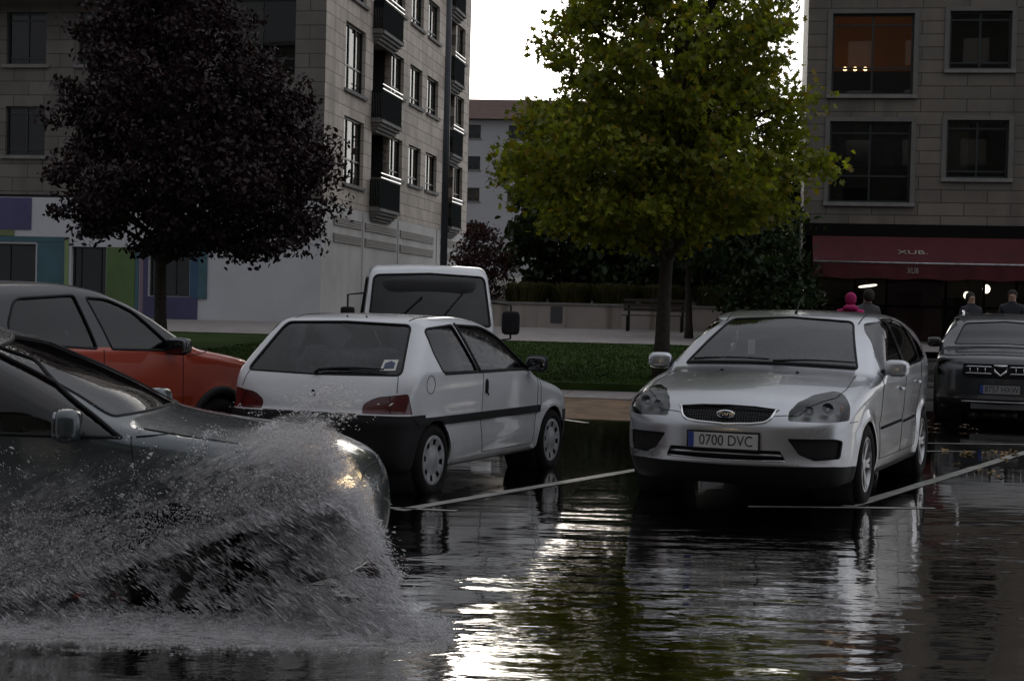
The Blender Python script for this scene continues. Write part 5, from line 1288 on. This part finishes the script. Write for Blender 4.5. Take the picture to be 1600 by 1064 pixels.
def person(name,loc,rz,h,coat,legs,label,hood=None,arm=.12):
    root=empty(name,loc,rz,label=label,cat='person')
    S=h/1.75
    vs=[(0,0,.95),(0,0,1.12),(0,0,1.38),(0,.0,1.50),(0,.01,1.62),(0,.01,1.70),
        (.10,0,.90),(.11,-.02,.50),(.11,.02,.09),(.11,-.10,.04),(-.10,0,.90),(-.11,.03,.50),(-.11,.06,.09),(-.11,-.06,.04),
        (.19,0,1.42),(.25,.02,1.14),(.22,-.10,.92),(.21,-.14,.84),(-.19,0,1.42),(-.25,.02,1.14),(-.22,-.10,.92),(-.21,-.14,.84)]
    rad=[.15,.135,.16,.06,.085,.075,.095,.065,.045,.035,.095,.065,.045,.035,.075,.055,.042,.035,.075,.055,.042,.035]
    ed=[(0,1),(1,2),(2,3),(3,4),(4,5),(0,6),(6,7),(7,8),(8,9),(0,10),(10,11),(11,12),(12,13),(2,14),(14,15),(15,16),(16,17),(2,18),(18,19),(19,20),(20,21)]
    me=bpy.data.meshes.new('body'); me.from_pydata([tuple(c*S for c in v) for v in vs],ed,[]); o=bpy.data.objects.new('body',me); COL.objects.link(o)
    sk=o.modifiers.new('s','SKIN'); 
    for i,r in enumerate(rad): me.skin_vertices[0].data[i].radius=(r*S,r*S*.8 if i<3 else r*S)
    me.skin_vertices[0].data[0].use_root=True
    ss=o.modifiers.new('b','SUBSURF'); ss.levels=2; ss.render_levels=2
    dg=bpy.context.evaluated_depsgraph_get(); me2=bpy.data.meshes.new_from_object(o.evaluated_get(dg)); bpy.data.objects.remove(o)
    SK=mat('skin',(.35,.2,.14),.5)
    me2.materials.clear(); b=link('body',me2,[coat,legs,SK],root)
    for p in me2.polygons:
        z=p.center.z/S; y=p.center.y; x=abs(p.center.x)/S
        p.material_index=2 if z>1.53 or (z<.88 and x>.17 and z>.75) else (1 if z<.86 else 0); p.use_smooth=True
    m=MB(); m.rbox((0,.045*S,1.66*S),(.098*S,.085*S,.115*S),e=2.2); 
    if hood: m.rbox((0,.10*S,1.50*S),(.13*S,.09*S,.06*S),e=2.2)
    m.build('hood' if hood else 'hair',hood or mat('dark_hair',(.02,.014,.01),.8),root)
    m=MB(); m.rbox((0,-.085*S,1.635*S),(.012*S,.02*S,.022*S),e=2); m.build('nose',SK,b)
    m=MB(); 
    for q in (-1,1): m.rbox((q*.032*S,-.07*S,1.665*S),(.011*S,.010*S,.007*S),e=2)
    m.build('eye',mat('eye_dark',(.02,.02,.02),.3),b)
    m=MB()
    for q in (-1,1):
        for k in range(4): m.tube([(q*.21*S+ (k-1.5)*.014*S,-.14*S,.85*S),(q*.21*S+(k-1.5)*.016*S,-.155*S,.80*S),(q*.205*S+(k-1.5)*.014*S,-.15*S,(.765+.006*abs(k-1.5))*S)],[.009*S,.008*S,.006*S],6)
        m.tube([(q*.19*S,-.15*S,.86*S),(q*.175*S,-.17*S,.82*S)],[.010*S,.007*S],6)
    m.build('fingers',SK,b)
    return root
# ------------------------------------------------------------------ the splash
def splash():
    rs=np.random.RandomState(5)
    ztop=pchip([(-3.2,.45),(-2.4,.60),(-2.0,.69),(-1.6,.74),(-1.2,.82),(-.95,.90),(-.82,.90),(-.72,.72),(-.60,.52),(-.48,.30),(-.3,.05),(0,.0)])
    vc=pchip([(-3.2,.02),(-2.4,.10),(-2.0,.22),(-1.6,.34),(-1.25,.46),(-.95,.56),(-.75,.60),(-.6,.48),(-.45,.25),(-.25,.05),(0,0)])   # veil centre line
    def nz(x,z,s,o=0):
        return np.array([noise.fractal(Vector((a*s+o,b*s,o*.37)),.6,2.,3) for a,b in zip(x,z)])
    X=[];Z=[];K=[]
    N0=1600000; x=rs.uniform(-3.1,-.2,N0); z=rs.uniform(0,1.08,N0)
    zt=ztop(x); v=vc(x); e=nz(x,z,7.)*.10
    edge=1/(1+np.exp((z-zt-e)/.028))
    veil=np.exp(-((z-v-.02)/.15)**2)
    low=(z<v-.08)
    clump=np.clip(.5+1.5*nz(x,z*1.4,9.,3),0,1.3)
    fine=np.clip(.45+2.0*nz(x-z*.6,z*1.8,24.,7),0,1.2)
    d=edge*(.62*clump*fine*np.clip(.25+(v+.42-z)*2.5,.35,1)+.95*veil*(.55+.6*clump))*np.clip((-.50-x)/.30,.12,1)
    d=np.where(low,edge*(.12*clump+.30*fine*clump)*(.5+.5*np.exp(-z/.15))*np.where(x<-1.75,2.6,1.),d)
    d*=np.clip((-.25-x)/.45,0,1)
    spray=np.exp(-((x+.82)/.12)**2-((z-.98)/.06)**2)*.35+np.exp(-((x+1.9)/.5)**2-((z-.74)/.03)**2)*.08
    d=np.maximum(d,spray*fine)
    d*=1-.93*np.exp(-((x+.69)/.11)**2-((z-.66)/.08)**2)
    keep=rs.rand(N0)<d; x,z=x[keep],z[keep]; n=len(x)
    y=7.22-.10*np.cos(x*2)+rs.normal(0,.09,n)+(.62-z)*-.10
    y=np.clip(y,6.75,7.5)
    sz=.00155*np.exp(rs.normal(0,.45,n)); el=rs.uniform(1.,2.6,n)*np.where(z<vc(x)-.02,4.,1.)*np.where(x>-1.1,1.5,1.)
    ang=np.where(z<vc(x)-.02,rs.normal(-.62,.14,n),-.35+1.2*nz(x,z,5.,21)+rs.normal(0,.25,n))
    # bigger round drops and clots
    q=np.nonzero((z>vc(x)-.04)&(rs.rand(n)<np.where(x<-1.0,.10,.035)))[0]; sz[q]*=rs.uniform(1.6,2.6,len(q)); el[q]=rs.uniform(1.,1.6,len(q))
    # foam line where the sheet lands
    nf=230000; fx=-3.2+3.0*rs.rand(nf)**.9; fc=7.12-.02*np.sin(fx*3)-.05*(fx+1.5)*.2; fy=fc+rs.normal(0,.16,nf)*(1-.35*np.clip(fx+.9,0,1)); 
    fn=np.clip(.5+1.6*nz(fx,fy*2,7.,11),0.05,1); kp=rs.rand(nf)<fn*np.clip((-.18-fx)/.4,0,1); fx,fy=fx[kp],fy[kp]; fz=np.abs(rs.normal(0,.028,len(fx)))*np.exp(-((fy-fc[kp])/.16)**2)+.002
    x=np.concatenate([x,fx]);y=np.concatenate([y,fy]);z=np.concatenate([z,fz]); m_=len(fx)
    sz=np.concatenate([sz,.0021*np.exp(rs.normal(0,.4,m_))]); el=np.concatenate([el,rs.uniform(1.2,3.2,m_)]); ang=np.concatenate([ang,rs.normal(0,.35,m_)])
    n=len(x); dx=np.cos(ang); dz=np.sin(ang); dy=rs.normal(0,.3,n)
    D=np.stack([dx,dy,dz],1); D/=np.linalg.norm(D,axis=1,keepdims=True)
    A=np.cross(D,rs.normal(0,1,(n,3))); A/=np.linalg.norm(A,axis=1,keepdims=True); B=np.cross(D,A); C=np.stack([x,y,z],1)
    L=(sz*el)[:,None]; W=sz[:,None]
    A2=A*-.5+B*.866; A3=A*-.5-B*.866
    V=np.stack([C-D*L,C+A*W,C+A2*W,C+A3*W,C+D*L],1).reshape(-1,3)
    f=np.array([(0,2,1),(0,3,2),(0,1,3),(4,1,2),(4,2,3),(4,3,1)]); F=((np.arange(n)*5)[:,None,None]+f[None]).reshape(-1,3)
    V[:,2]=np.maximum(V[:,2],.0015)
    # thin water sheets
    SV_=[];SF=[];UV=[];DN=[]; b0=len(V); nx,nyy=110,26; nsheet=9
    for q in range(nsheet):
        xs=np.linspace(-3.1,-.3,nx); 
        for i,xx in enumerate(xs):
            vv=float(vc(xx)); t_=float(ztop(xx)); zlo,zhi=max(.0,vv-.22),t_+.03
            for j in range(nyy):
                t=j/(nyy-1); zz=zlo+(zhi-zlo)*t
                SV_.append((xx,7.12+q*.04-.08*math.cos(xx*2)+.03*math.sin(xx*9+q*2+t*3)+.04*math.sin(t*5+q),zz))
                UV.append((xx*.85+zz*.55+q*.37,zz*.85-xx*.5+q*.7)); 
                DN.append((math.exp(-((zz-vv)/.15)**2)+.42*max(0,min(1,(zz-vv)/.1)))*min(1,t*6)*min(1,(1-t)*5)*min(1,max(0,(-.50-xx)/.35)))
        o=b0+q*nx*nyy; SF+=[(o+i*nyy+j,o+(i+1)*nyy+j,o+(i+1)*nyy+j+1,o+i*nyy+j+1) for i in range(nx-1) for j in range(nyy-1)]
    # foam skin on the water
    o=b0+len(SV_); nx2,ny2=120,24
    for i in range(nx2):
        xx=-3.3+3.15*i/(nx2-1); c=7.12-.02*math.sin(xx*3)-.01*(xx+1.5)
        for j in range(ny2):
            t=j/(ny2-1); yy=c+(t-.5)*.95; SV_.append((xx,yy,.006+.022*math.exp(-((yy-c)/.16)**2)*(1+.6*math.sin(xx*31+yy*17)))); UV.append((xx*1.6,yy*1.2)); DN.append(math.sin(math.pi*t)**2*min(1,max(0,(-.2-xx)/.5))*3.0)
    SF+=[(o+i*ny2+j,o+(i+1)*ny2+j,o+(i+1)*ny2+j+1,o+i*ny2+j+1) for i in range(nx2-1) for j in range(ny2-1)]
    V=np.concatenate([V,np.array(SV_)]); nd=len(F)
    me=bpy.data.meshes.new('water_splash'); me.vertices.add(len(V)); me.vertices.foreach_set('co',V.ravel())
    lv=np.concatenate([F.ravel(),np.array(SF).ravel()]); me.loops.add(len(lv)); me.loops.foreach_set('vertex_index',lv)
    ls=np.concatenate([np.arange(nd)*3,nd*3+np.arange(len(SF))*4]); me.polygons.add(len(ls)); me.polygons.foreach_set('loop_start',ls)
    mi=np.zeros(len(ls),int); mi[nd:]=1; me.polygons.foreach_set('material_index',mi); me.polygons.foreach_set('use_smooth',np.ones(len(ls),bool)); me.update(calc_edges=True)
    uvl=me.uv_layers.new(name='flow'); dn=me.color_attributes.new('dens','FLOAT_COLOR','POINT')
    uva=np.zeros((len(V),2)); uva[b0:]=np.array(UV); uvl.data.foreach_set('uv',uva[lv].ravel())
    da=np.ones((len(V),4)); da[:b0,:3]=1; da[b0:,:3]=np.array(DN)[:,None]; dn.data.foreach_set('color',da.ravel())
    # materials
    md=bpy.data.materials.new('spray_drops'); md.use_nodes=True; nt=md.node_tree; b=nt.nodes['Principled BSDF']; g=nt.nodes.new('ShaderNodeNewGeometry')
    nt.links.new(ramp(nt,g.outputs['Random Per Island'],[(0,(.80,.79,.79)),(1,(.98,.97,.97))]),b.inputs['Base Color']); b.inputs['Roughness'].default_value=.2
    tl=nt.nodes.new('ShaderNodeBsdfTranslucent'); tl.inputs[0].default_value=(.95,.94,.95,1); tp=nt.nodes.new('ShaderNodeBsdfTransparent')
    m1=nt.nodes.new('ShaderNodeMixShader'); m1.inputs[0].default_value=.65; nt.links.new(b.outputs[0],m1.inputs[1]); nt.links.new(tl.outputs[0],m1.inputs[2])
    m2=nt.nodes.new('ShaderNodeMixShader'); m2.inputs[0].default_value=.12; nt.links.new(m1.outputs[0],m2.inputs[1]); nt.links.new(tp.outputs[0],m2.inputs[2]); nt.links.new(m2.outputs[0],nt.nodes['Material Output'].inputs[0])
    ms=bpy.data.materials.new('spray_sheet'); ms.use_nodes=True; nt=ms.node_tree; b=nt.nodes['Principled BSDF']; b.inputs['Base Color'].default_value=(.90,.88,.87,1); b.inputs['Roughness'].default_value=.4
    uv=nt.nodes.new('ShaderNodeUVMap'); uv.uv_map='flow'; mp=nt.nodes.new('ShaderNodeMapping'); mp.inputs['Scale'].default_value=(13,44,1); nt.links.new(uv.outputs[0],mp.inputs[0])
    n1=noise_tex(nt,1.,6,vec=mp.outputs[0],rough=.7); mp2=nt.nodes.new('ShaderNodeMapping'); mp2.inputs['Scale'].default_value=(3,7,1); nt.links.new(uv.outputs[0],mp2.inputs[0]); n2=noise_tex(nt,1.,4,vec=mp2.outputs[0])
    at=nt.nodes.new('ShaderNodeVertexColor'); at.layer_name='dens'
    def mul(a,b_):
        q=nt.nodes.new('ShaderNodeMath'); q.operation='MULTIPLY'; nt.links.new(a,q.inputs[0])
        if hasattr(b_,'links'): nt.links.new(b_,q.inputs[1])
        else: q.inputs[1].default_value=b_
        return q.outputs[0]
    al=mul(mul(mul(ramp(nt,n1,[(.40,0.),(.66,1.)]),ramp(nt,n2,[(.32,.15),(.62,1.)])),at.outputs['Color']),1.9)
    tl=nt.nodes.new('ShaderNodeBsdfTranslucent'); tl.inputs[0].default_value=(.80,.78,.78,1); m1=nt.nodes.new('ShaderNodeMixShader'); m1.inputs[0].default_value=.62; nt.links.new(b.outputs[0],m1.inputs[1]); nt.links.new(tl.outputs[0],m1.inputs[2])
    tp=nt.nodes.new('ShaderNodeBsdfTransparent'); m2=nt.nodes.new('ShaderNodeMixShader'); nt.links.new(al,m2.inputs[0]); nt.links.new(tp.outputs[0],m2.inputs[1]); nt.links.new(m1.outputs[0],m2.inputs[2]); nt.links.new(m2.outputs[0],nt.nodes['Material Output'].inputs[0])
    o=link('water_splash',me,[md,ms]); tag(o,'grey sheet of spray and foam thrown up by the dark green car','spray',kind='stuff')
    print('drops',n)
def opposite_row():
    """assumed street front behind the camera, added to block low sky and darken reflections"""
    root=empty('assumed_street_front',(-45,-16,0),0,label='assumed plain street front behind the photographer, added out of view to darken reflections',cat='building')
    T=lambda s,d,z:(s,-d,z); ops=[(a,a+1.5,z,z+1.6) for a in np.arange(2,88,3.4) for z in (1.2,4.4,7.4,10.4,13.4,16.4)]
    m=MB(); facade(m,T,0,90,-.1,19.5,ops); m.build('wall',stone_mat('assumed_front_stone',False,(.10,.095,.09)),root)
    m=MB(); m.box(0,90,-.26,-.22,0,19.3); m.build('window_band',mat('window_dark',(.02,.022,.025),.1),root)
    m=MB(); m.box(-.5,90.5,-8,.4,19.5,19.8); m.build('roof',SILL,root)
# ------------------------------------------------------------------ assemble
make_ground(); splash(); opposite_row()
def WX(X,s): return SV(s,(X-.1587*s)/.9873)
left_building(); right_building(); far_building()
# low wall with hatch, planted bed
m=MB(); WM=concrete('stained_wall',(.33,.29,.26),var=.12,vs=1.,streak=True)
x=-9.6; 
wl=empty('low_wall',tuple(WX(-.9,47.1)),-AZ,label='low stained pale retaining wall along the far path',cat='wall')
m.box(0,13.,0,.25,.5,1.47); m.build('wall_face',WM,wl); m=MB(); m.box(-.03,13.03,-.04,.29,1.472,1.53); m.build('coping',SILL,wl)
m=MB(); m.box(2.02,2.36,-.02,-.002,.95,1.42); m.build('hatch',mat('hatch_grey',(.05,.05,.055),.6),wl)
sheet('planted_bank',concrete('bank_soil',(.03,.028,.018),var=.4,vs=1.5),lambda s,x:(WX(x,s).x,WX(x,s).y,1.4+(s-47.4)*.05),[47.4,50,56,62,75],[-.85,3,8,14],kind='structure')
# bench
bt=empty('park_bench',tuple(WX(3.95,45.9))[:2]+(zlawn(45.9)+.015,),-AZ,label='dark park bench in front of the low wall, left of the green tree trunk',cat='bench')
BW=mat('bench_wood',(.035,.025,.018),.6)
m=MB(); [m.box(-.9,.9,-.2+k*.11,-.11+k*.11,.43,.46) for k in range(4)]; m.build('seat',BW,bt)
m=MB(); [m.box(-.9,.9,.26,.29,.56+k*.13,.65+k*.13) for k in range(3)]; m.build('backrest',BW,bt)
for sx in (-.75,.75):
    m=MB(); m.box(sx-.03,sx+.03,-.2,-.14,0,.428); m.box(sx-.03,sx+.03,.292,.34,0,.9); m.box(sx-.03,sx+.03,-.138,.29,.38,.425); m.build('leg',BLACK,bt)
# street lamp
lp=SV(42.6,-8.5); lp=Vector((-1.83,43,0))
sl=empty('street_lamp',(lp.x,lp.y,zlawn(43)),0,label='tall dark grey lamp post in front of the long side of the left building',cat='street lamp')
PG=mat('lamp_post_grey',(.035,.04,.045),.4,metal=.3,var=.2,vs=3)
m=MB(); m.tube([(0,0,0),(0,0,.9)],.13,16); m.tube([(0,0,.9),(0,0,5),(0,0,10.5)],[.095,.085,.06],16); m.build('pole',PG,sl)
m=MB(); m.tube([(0,0,10.4),(0,-.4,10.9),(0,-1.4,11.1)],.04,8); m.build('arm',PG,sl); m=MB(); m.rbox((0,-1.7,11.1),(.16,.42,.07),e=3); m.build('lamp_head',PG,sl)
# trees
GL=leaf_mat('green_leaves',(.085,.115,.014),(.25,.275,.032),.5,yel=(.19,.13,.012)); PL=leaf_mat('purple_leaves',(.011,.006,.009),(.030,.013,.018),.2)
DG=leaf_mat('dark_green_leaves',(.010,.020,.006),(.022,.040,.010),.25); DP=leaf_mat('dull_purple_leaves',(.03,.012,.014),(.06,.025,.028),.25); OL=leaf_mat('olive_leaves',(.035,.035,.012),(.075,.07,.022),.3)
gt=(2.36,25.7,zlawn(25.2)-.02)
tree('shade_tree',gt,2.0,[(2.1,.8,-.25),(2.35,1.6,-.25),(2.8,2.1,-.2),(3.4,2.2,-.15),(4.2,2.05,-.05),(5.0,1.9,.0),(6.0,1.75,-.0),(7.2,1.5,0),(8.2,1.0,0),(8.8,.4,0)],44000,.112,LOBED,GL,BARK,.125,'tall green tree with large lobed leaves on the lawn, in front of the corner building',rn=4,clump=620,cs=.23,lean=(.12,0),branches=60)
pt=(-6.62,31.,zlawn(30.8))
tree('plum_tree',pt,1.8,[(1.85,1.5,1.0),(2.1,2.1,.85),(2.9,2.42,.62),(3.6,2.52,.55),(4.4,2.35,.52),(5.2,1.9,.4),(6.0,1.3,0.0),(6.8,1.05,-.1),(7.5,.5,-.1)],60000,.115,OVAL,PL,BARK,.13,'dark purple leaved tree on the lawn in front of the coloured shop panels',rn=9,clump=520,cs=.25,lean=(.1,0),branches=50)
bg=[(2.0,57,4.6,2.5,'dark bushy evergreen beside the distant building, left end of the bank'),(5.0,56,3.8,2.6,'dark evergreen standing right behind the green tree trunk'),(8.4,53,4.4,2.6,'dark evergreen on the bank next to the corner building'),(6.8,61,5.2,3.4,'tallest dark evergreen at the back of the bank')]
for i,(xx,s_,hh,rw,lb) in enumerate(bg):
    p=WX(xx,s_); tree('evergreen_tree',(p.x,p.y,1.6),.5,[(.2,rw*.7,0),(hh*.3,rw,0),(hh*.6,rw*.9,0),(hh*.85,rw*.55,0),(hh,.3,0)],5200,.34,OVAL,DG,BARK,.12,lb,rn=20+i,clump=200,cs=.4,group='dark evergreens on the bank',branches=10)
tree('corner_bush',(6.15,40.6,.55),.3,[(.1,.9,0),(1.0,1.25,0),(2.0,1.1,0),(2.7,.4,0)],5200,.17,OVAL,DG,BARK,.06,'dark rounded bush at the left corner of the red awning cafe','shrub',rn=37,clump=150,cs=.26,branches=10)
tree('purple_shrub',(-1.15,52.5,.8),.4,[(.2,.7,0),(1.2,1.0,0),(2.4,.85,.1),(3.1,.3,.1)],4200,.13,OVAL,DP,BARK,.06,'dull purple leaved shrub behind the end of the low wall','shrub',rn=31,clump=120,cs=.22,branches=10)
p=WX(4.45,42); tree('slender_tree',(p.x,p.y,zlawn(42)),2.1,[(2.0,1.6,.3),(2.8,2.2,.3),(3.6,2.0,.3),(4.6,1.0,.2)],5200,.2,OVAL,DG,BARK,.10,'slender dark tree on the path behind the green tree',rn=33,clump=170,cs=.3,branches=16)
for i,xx in enumerate((1.3,2.6,3.9,5.3,6.9,8.6)):
    p=WX(xx-.9,48.6+.3*(i%2)); rt=empty('ornamental_grass',(p.x,p.y,1.45),0,label=['olive grassy shrub nearest the purple shrub on top of the low wall','olive grassy shrub on the wall above the grey hatch','tall olive grassy shrub on the wall left of the bench','olive grassy shrub on the wall above the bench','low olive grassy shrub on the wall behind the silver car','olive grassy shrub at the right end of the low wall'][i],cat='shrub',group='grassy shrubs on top of the low wall')
    rs=random.Random(40+i); m=MB()
    for k in range(1500):
        a=rs.random()*6.28; r=rs.random()**.6*.5; b=Vector((math.cos(a)*r*1.2,math.sin(a)*r*.8,0)); l=.45+.5*rs.random(); o=Vector((math.cos(a)*.5*rs.random()+rs.gauss(0,.12),math.sin(a)*.4*rs.random(),1)).normalized()
        t=b+o*l*(.75); w=Vector((-math.sin(a),math.cos(a),0))*.018; e=t+Vector((o.x*.4,o.y*.4,-.02))*l*.5
        m.add([b-w,b+w,t+w*.7,t-w*.7,e],[(0,1,2,3),(3,2,4)])
    m.build('foliage',OL,rt)
# people under and beside the awning
MAG=mat('magenta_coat',(.42,.012,.13),.8,var=.15,vs=8); DKC=mat('dark_coat',(.025,.027,.035),.85,var=.2,vs=8); JN=mat('dark_trousers',(.02,.022,.03),.8); GRC=mat('grey_coat',(.06,.06,.065),.85)
def gp(x,y): s=x*U_.x+y*U_.y; return (x,y,ground_z(s) if s<47 else .8)
person('person',gp(5.56,27.2),R(170),1.66,MAG,JN,'person in a magenta hooded coat standing behind the silver hatchback roof',hood=MAG)
person('person',gp(6.05,28.2),R(200),1.70,GRC,JN,'person in a grey coat standing right of the magenta coat')
person('person',gp(8.6,31.),R(20),1.62,DKC,JN,'person in a dark coat standing behind the dark off road car, the left one')
person('person',gp(9.55,31.6),R(-20),1.66,DKC,JN,'person in a dark coat standing behind the dark off road car, the right one')
# cars
Z0=-.03
silver_hatchback((1.55,11.96,Z0),R(67.3))
white_hatch((-.083,15.56,Z0),R(-113.3))
orange_crossover((-2.72,14.44,Z0),R(-117))
sv=dark_suv((6.58,22.2,Z0),R(72))
c2=copy_tree(sv); c2.location=(2.72,17.4,Z0); c2.rotation_euler=(0,0,R(66)); [bpy.data.objects.remove(ch) for ch in list(c2.children) if ch.name.startswith('roof_rail')]; c2.scale=(1,1,.98); c2['label']='dark car almost wholly hidden behind the left side of the silver hatchback'
light_truck((-1.02,20.6,0.0),R(97))
green_car((-.58,8.04,Z0),R(180))

# ------------------------------------------------------------------ light, air, camera
w=bpy.data.worlds.new('World'); scene.world=w; w.use_nodes=True; nt=w.node_tree; bgn=nt.nodes['Background']
sky=nt.nodes.new('ShaderNodeTexSky'); sky.sky_type='NISHITA'; sky.sun_disc=False; sky.sun_elevation=R(13); sky.sun_rotation=R(-14); sky.air_density=1.0; sky.dust_density=5.; sky.ozone_density=2
hs=nt.nodes.new('ShaderNodeHueSaturation'); hs.inputs['Saturation'].default_value=.28; nt.links.new(sky.outputs[0],hs.inputs['Color'])
tcw=nt.nodes.new('ShaderNodeTexCoord'); spw=nt.nodes.new('ShaderNodeSeparateXYZ'); nt.links.new(tcw.outputs['Generated'],spw.inputs[0])
mpw=nt.nodes.new('ShaderNodeMapping'); mpw.inputs['Scale'].default_value=(1,1,2.6); nt.links.new(tcw.outputs['Generated'],mpw.inputs[0])
cn=nt.nodes.new('ShaderNodeTexNoise'); cn.inputs['Scale'].default_value=2.2; cn.inputs['Detail'].default_value=6; nt.links.new(mpw.outputs[0],cn.inputs['Vector'])
def MA(op,*a):
    q=nt.nodes.new('ShaderNodeMath'); q.operation=op
    for i,x in enumerate(a):
        if hasattr(x,'links'): nt.links.new(x,q.inputs[i])
        else: q.inputs[i].default_value=x
    return q.outputs[0]
# clear bright slot low over the roofs ahead, cloud deck everywhere else
hz=ramp(nt,MA('ADD',spw.outputs['Z'],MA('MULTIPLY',MA('SUBTRACT',cn.outputs['Fac'],.5),.22)),[(.24,1.),(.40,0.)])
fw_=ramp(nt,spw.outputs['Y'],[(.70,0.),(.90,1.)])
cloud=ramp(nt,cn.outputs['Fac'],[(.3,(2.6,2.7,2.95)),(.7,(3.9,4.0,4.3))])
cloud=mixc(nt,1.,cloud,ramp(nt,MA('MULTIPLY_ADD',spw.outputs['X'],.5,.5),[(.45,.9),(1.,2.0)]),'MULTIPLY'); cloud=mixc(nt,1.,cloud,ramp(nt,spw.outputs['Z'],[(.45,1.),(1.,1.9)]),'MULTIPLY'); ov=mixc(nt,MA('MULTIPLY',hz,fw_),cloud,mixc(nt,1.,hs.outputs[0],(19.,18.6,17.8),'LIGHTEN')); nt.links.new(ov,bgn.inputs[0]); bgn.inputs[1].default_value=.10
su=bpy.data.lights.new('sun','SUN'); su.energy=.5; su.angle=R(25); su.color=(1,.95,.88); so=bpy.data.objects.new('sun',su); COL.objects.link(so)
sd=Vector((math.sin(R(-14))*math.cos(R(13)),math.cos(R(-14))*math.cos(R(13)),math.sin(R(13)))); so.rotation_euler=sd.to_track_quat('Z','Y').to_euler()
cam=bpy.data.cameras.new('camera'); co=bpy.data.objects.new('camera',cam); COL.objects.link(co); scene.camera=co
cam.sensor_width=36; cam.lens=58.05; cam.clip_end=2000; cam.clip_start=.1
pit=math.atan(55/2580); rol=R(1.35)
co.matrix_world=Matrix.Translation((0,0,1.425))@Matrix.Rotation(R(90)-pit,4,'X')@Matrix.Rotation(rol,4,'Z')
vs_=scene.view_settings; vs_.view_transform='Standard'; vs_.look='None'; vs_.gamma=1; vs_.exposure=0
scene.cycles.max_bounces=8; scene.cycles.transparent_max_bounces=24; scene.cycles.caustics_reflective=False; scene.cycles.caustics_refractive=False
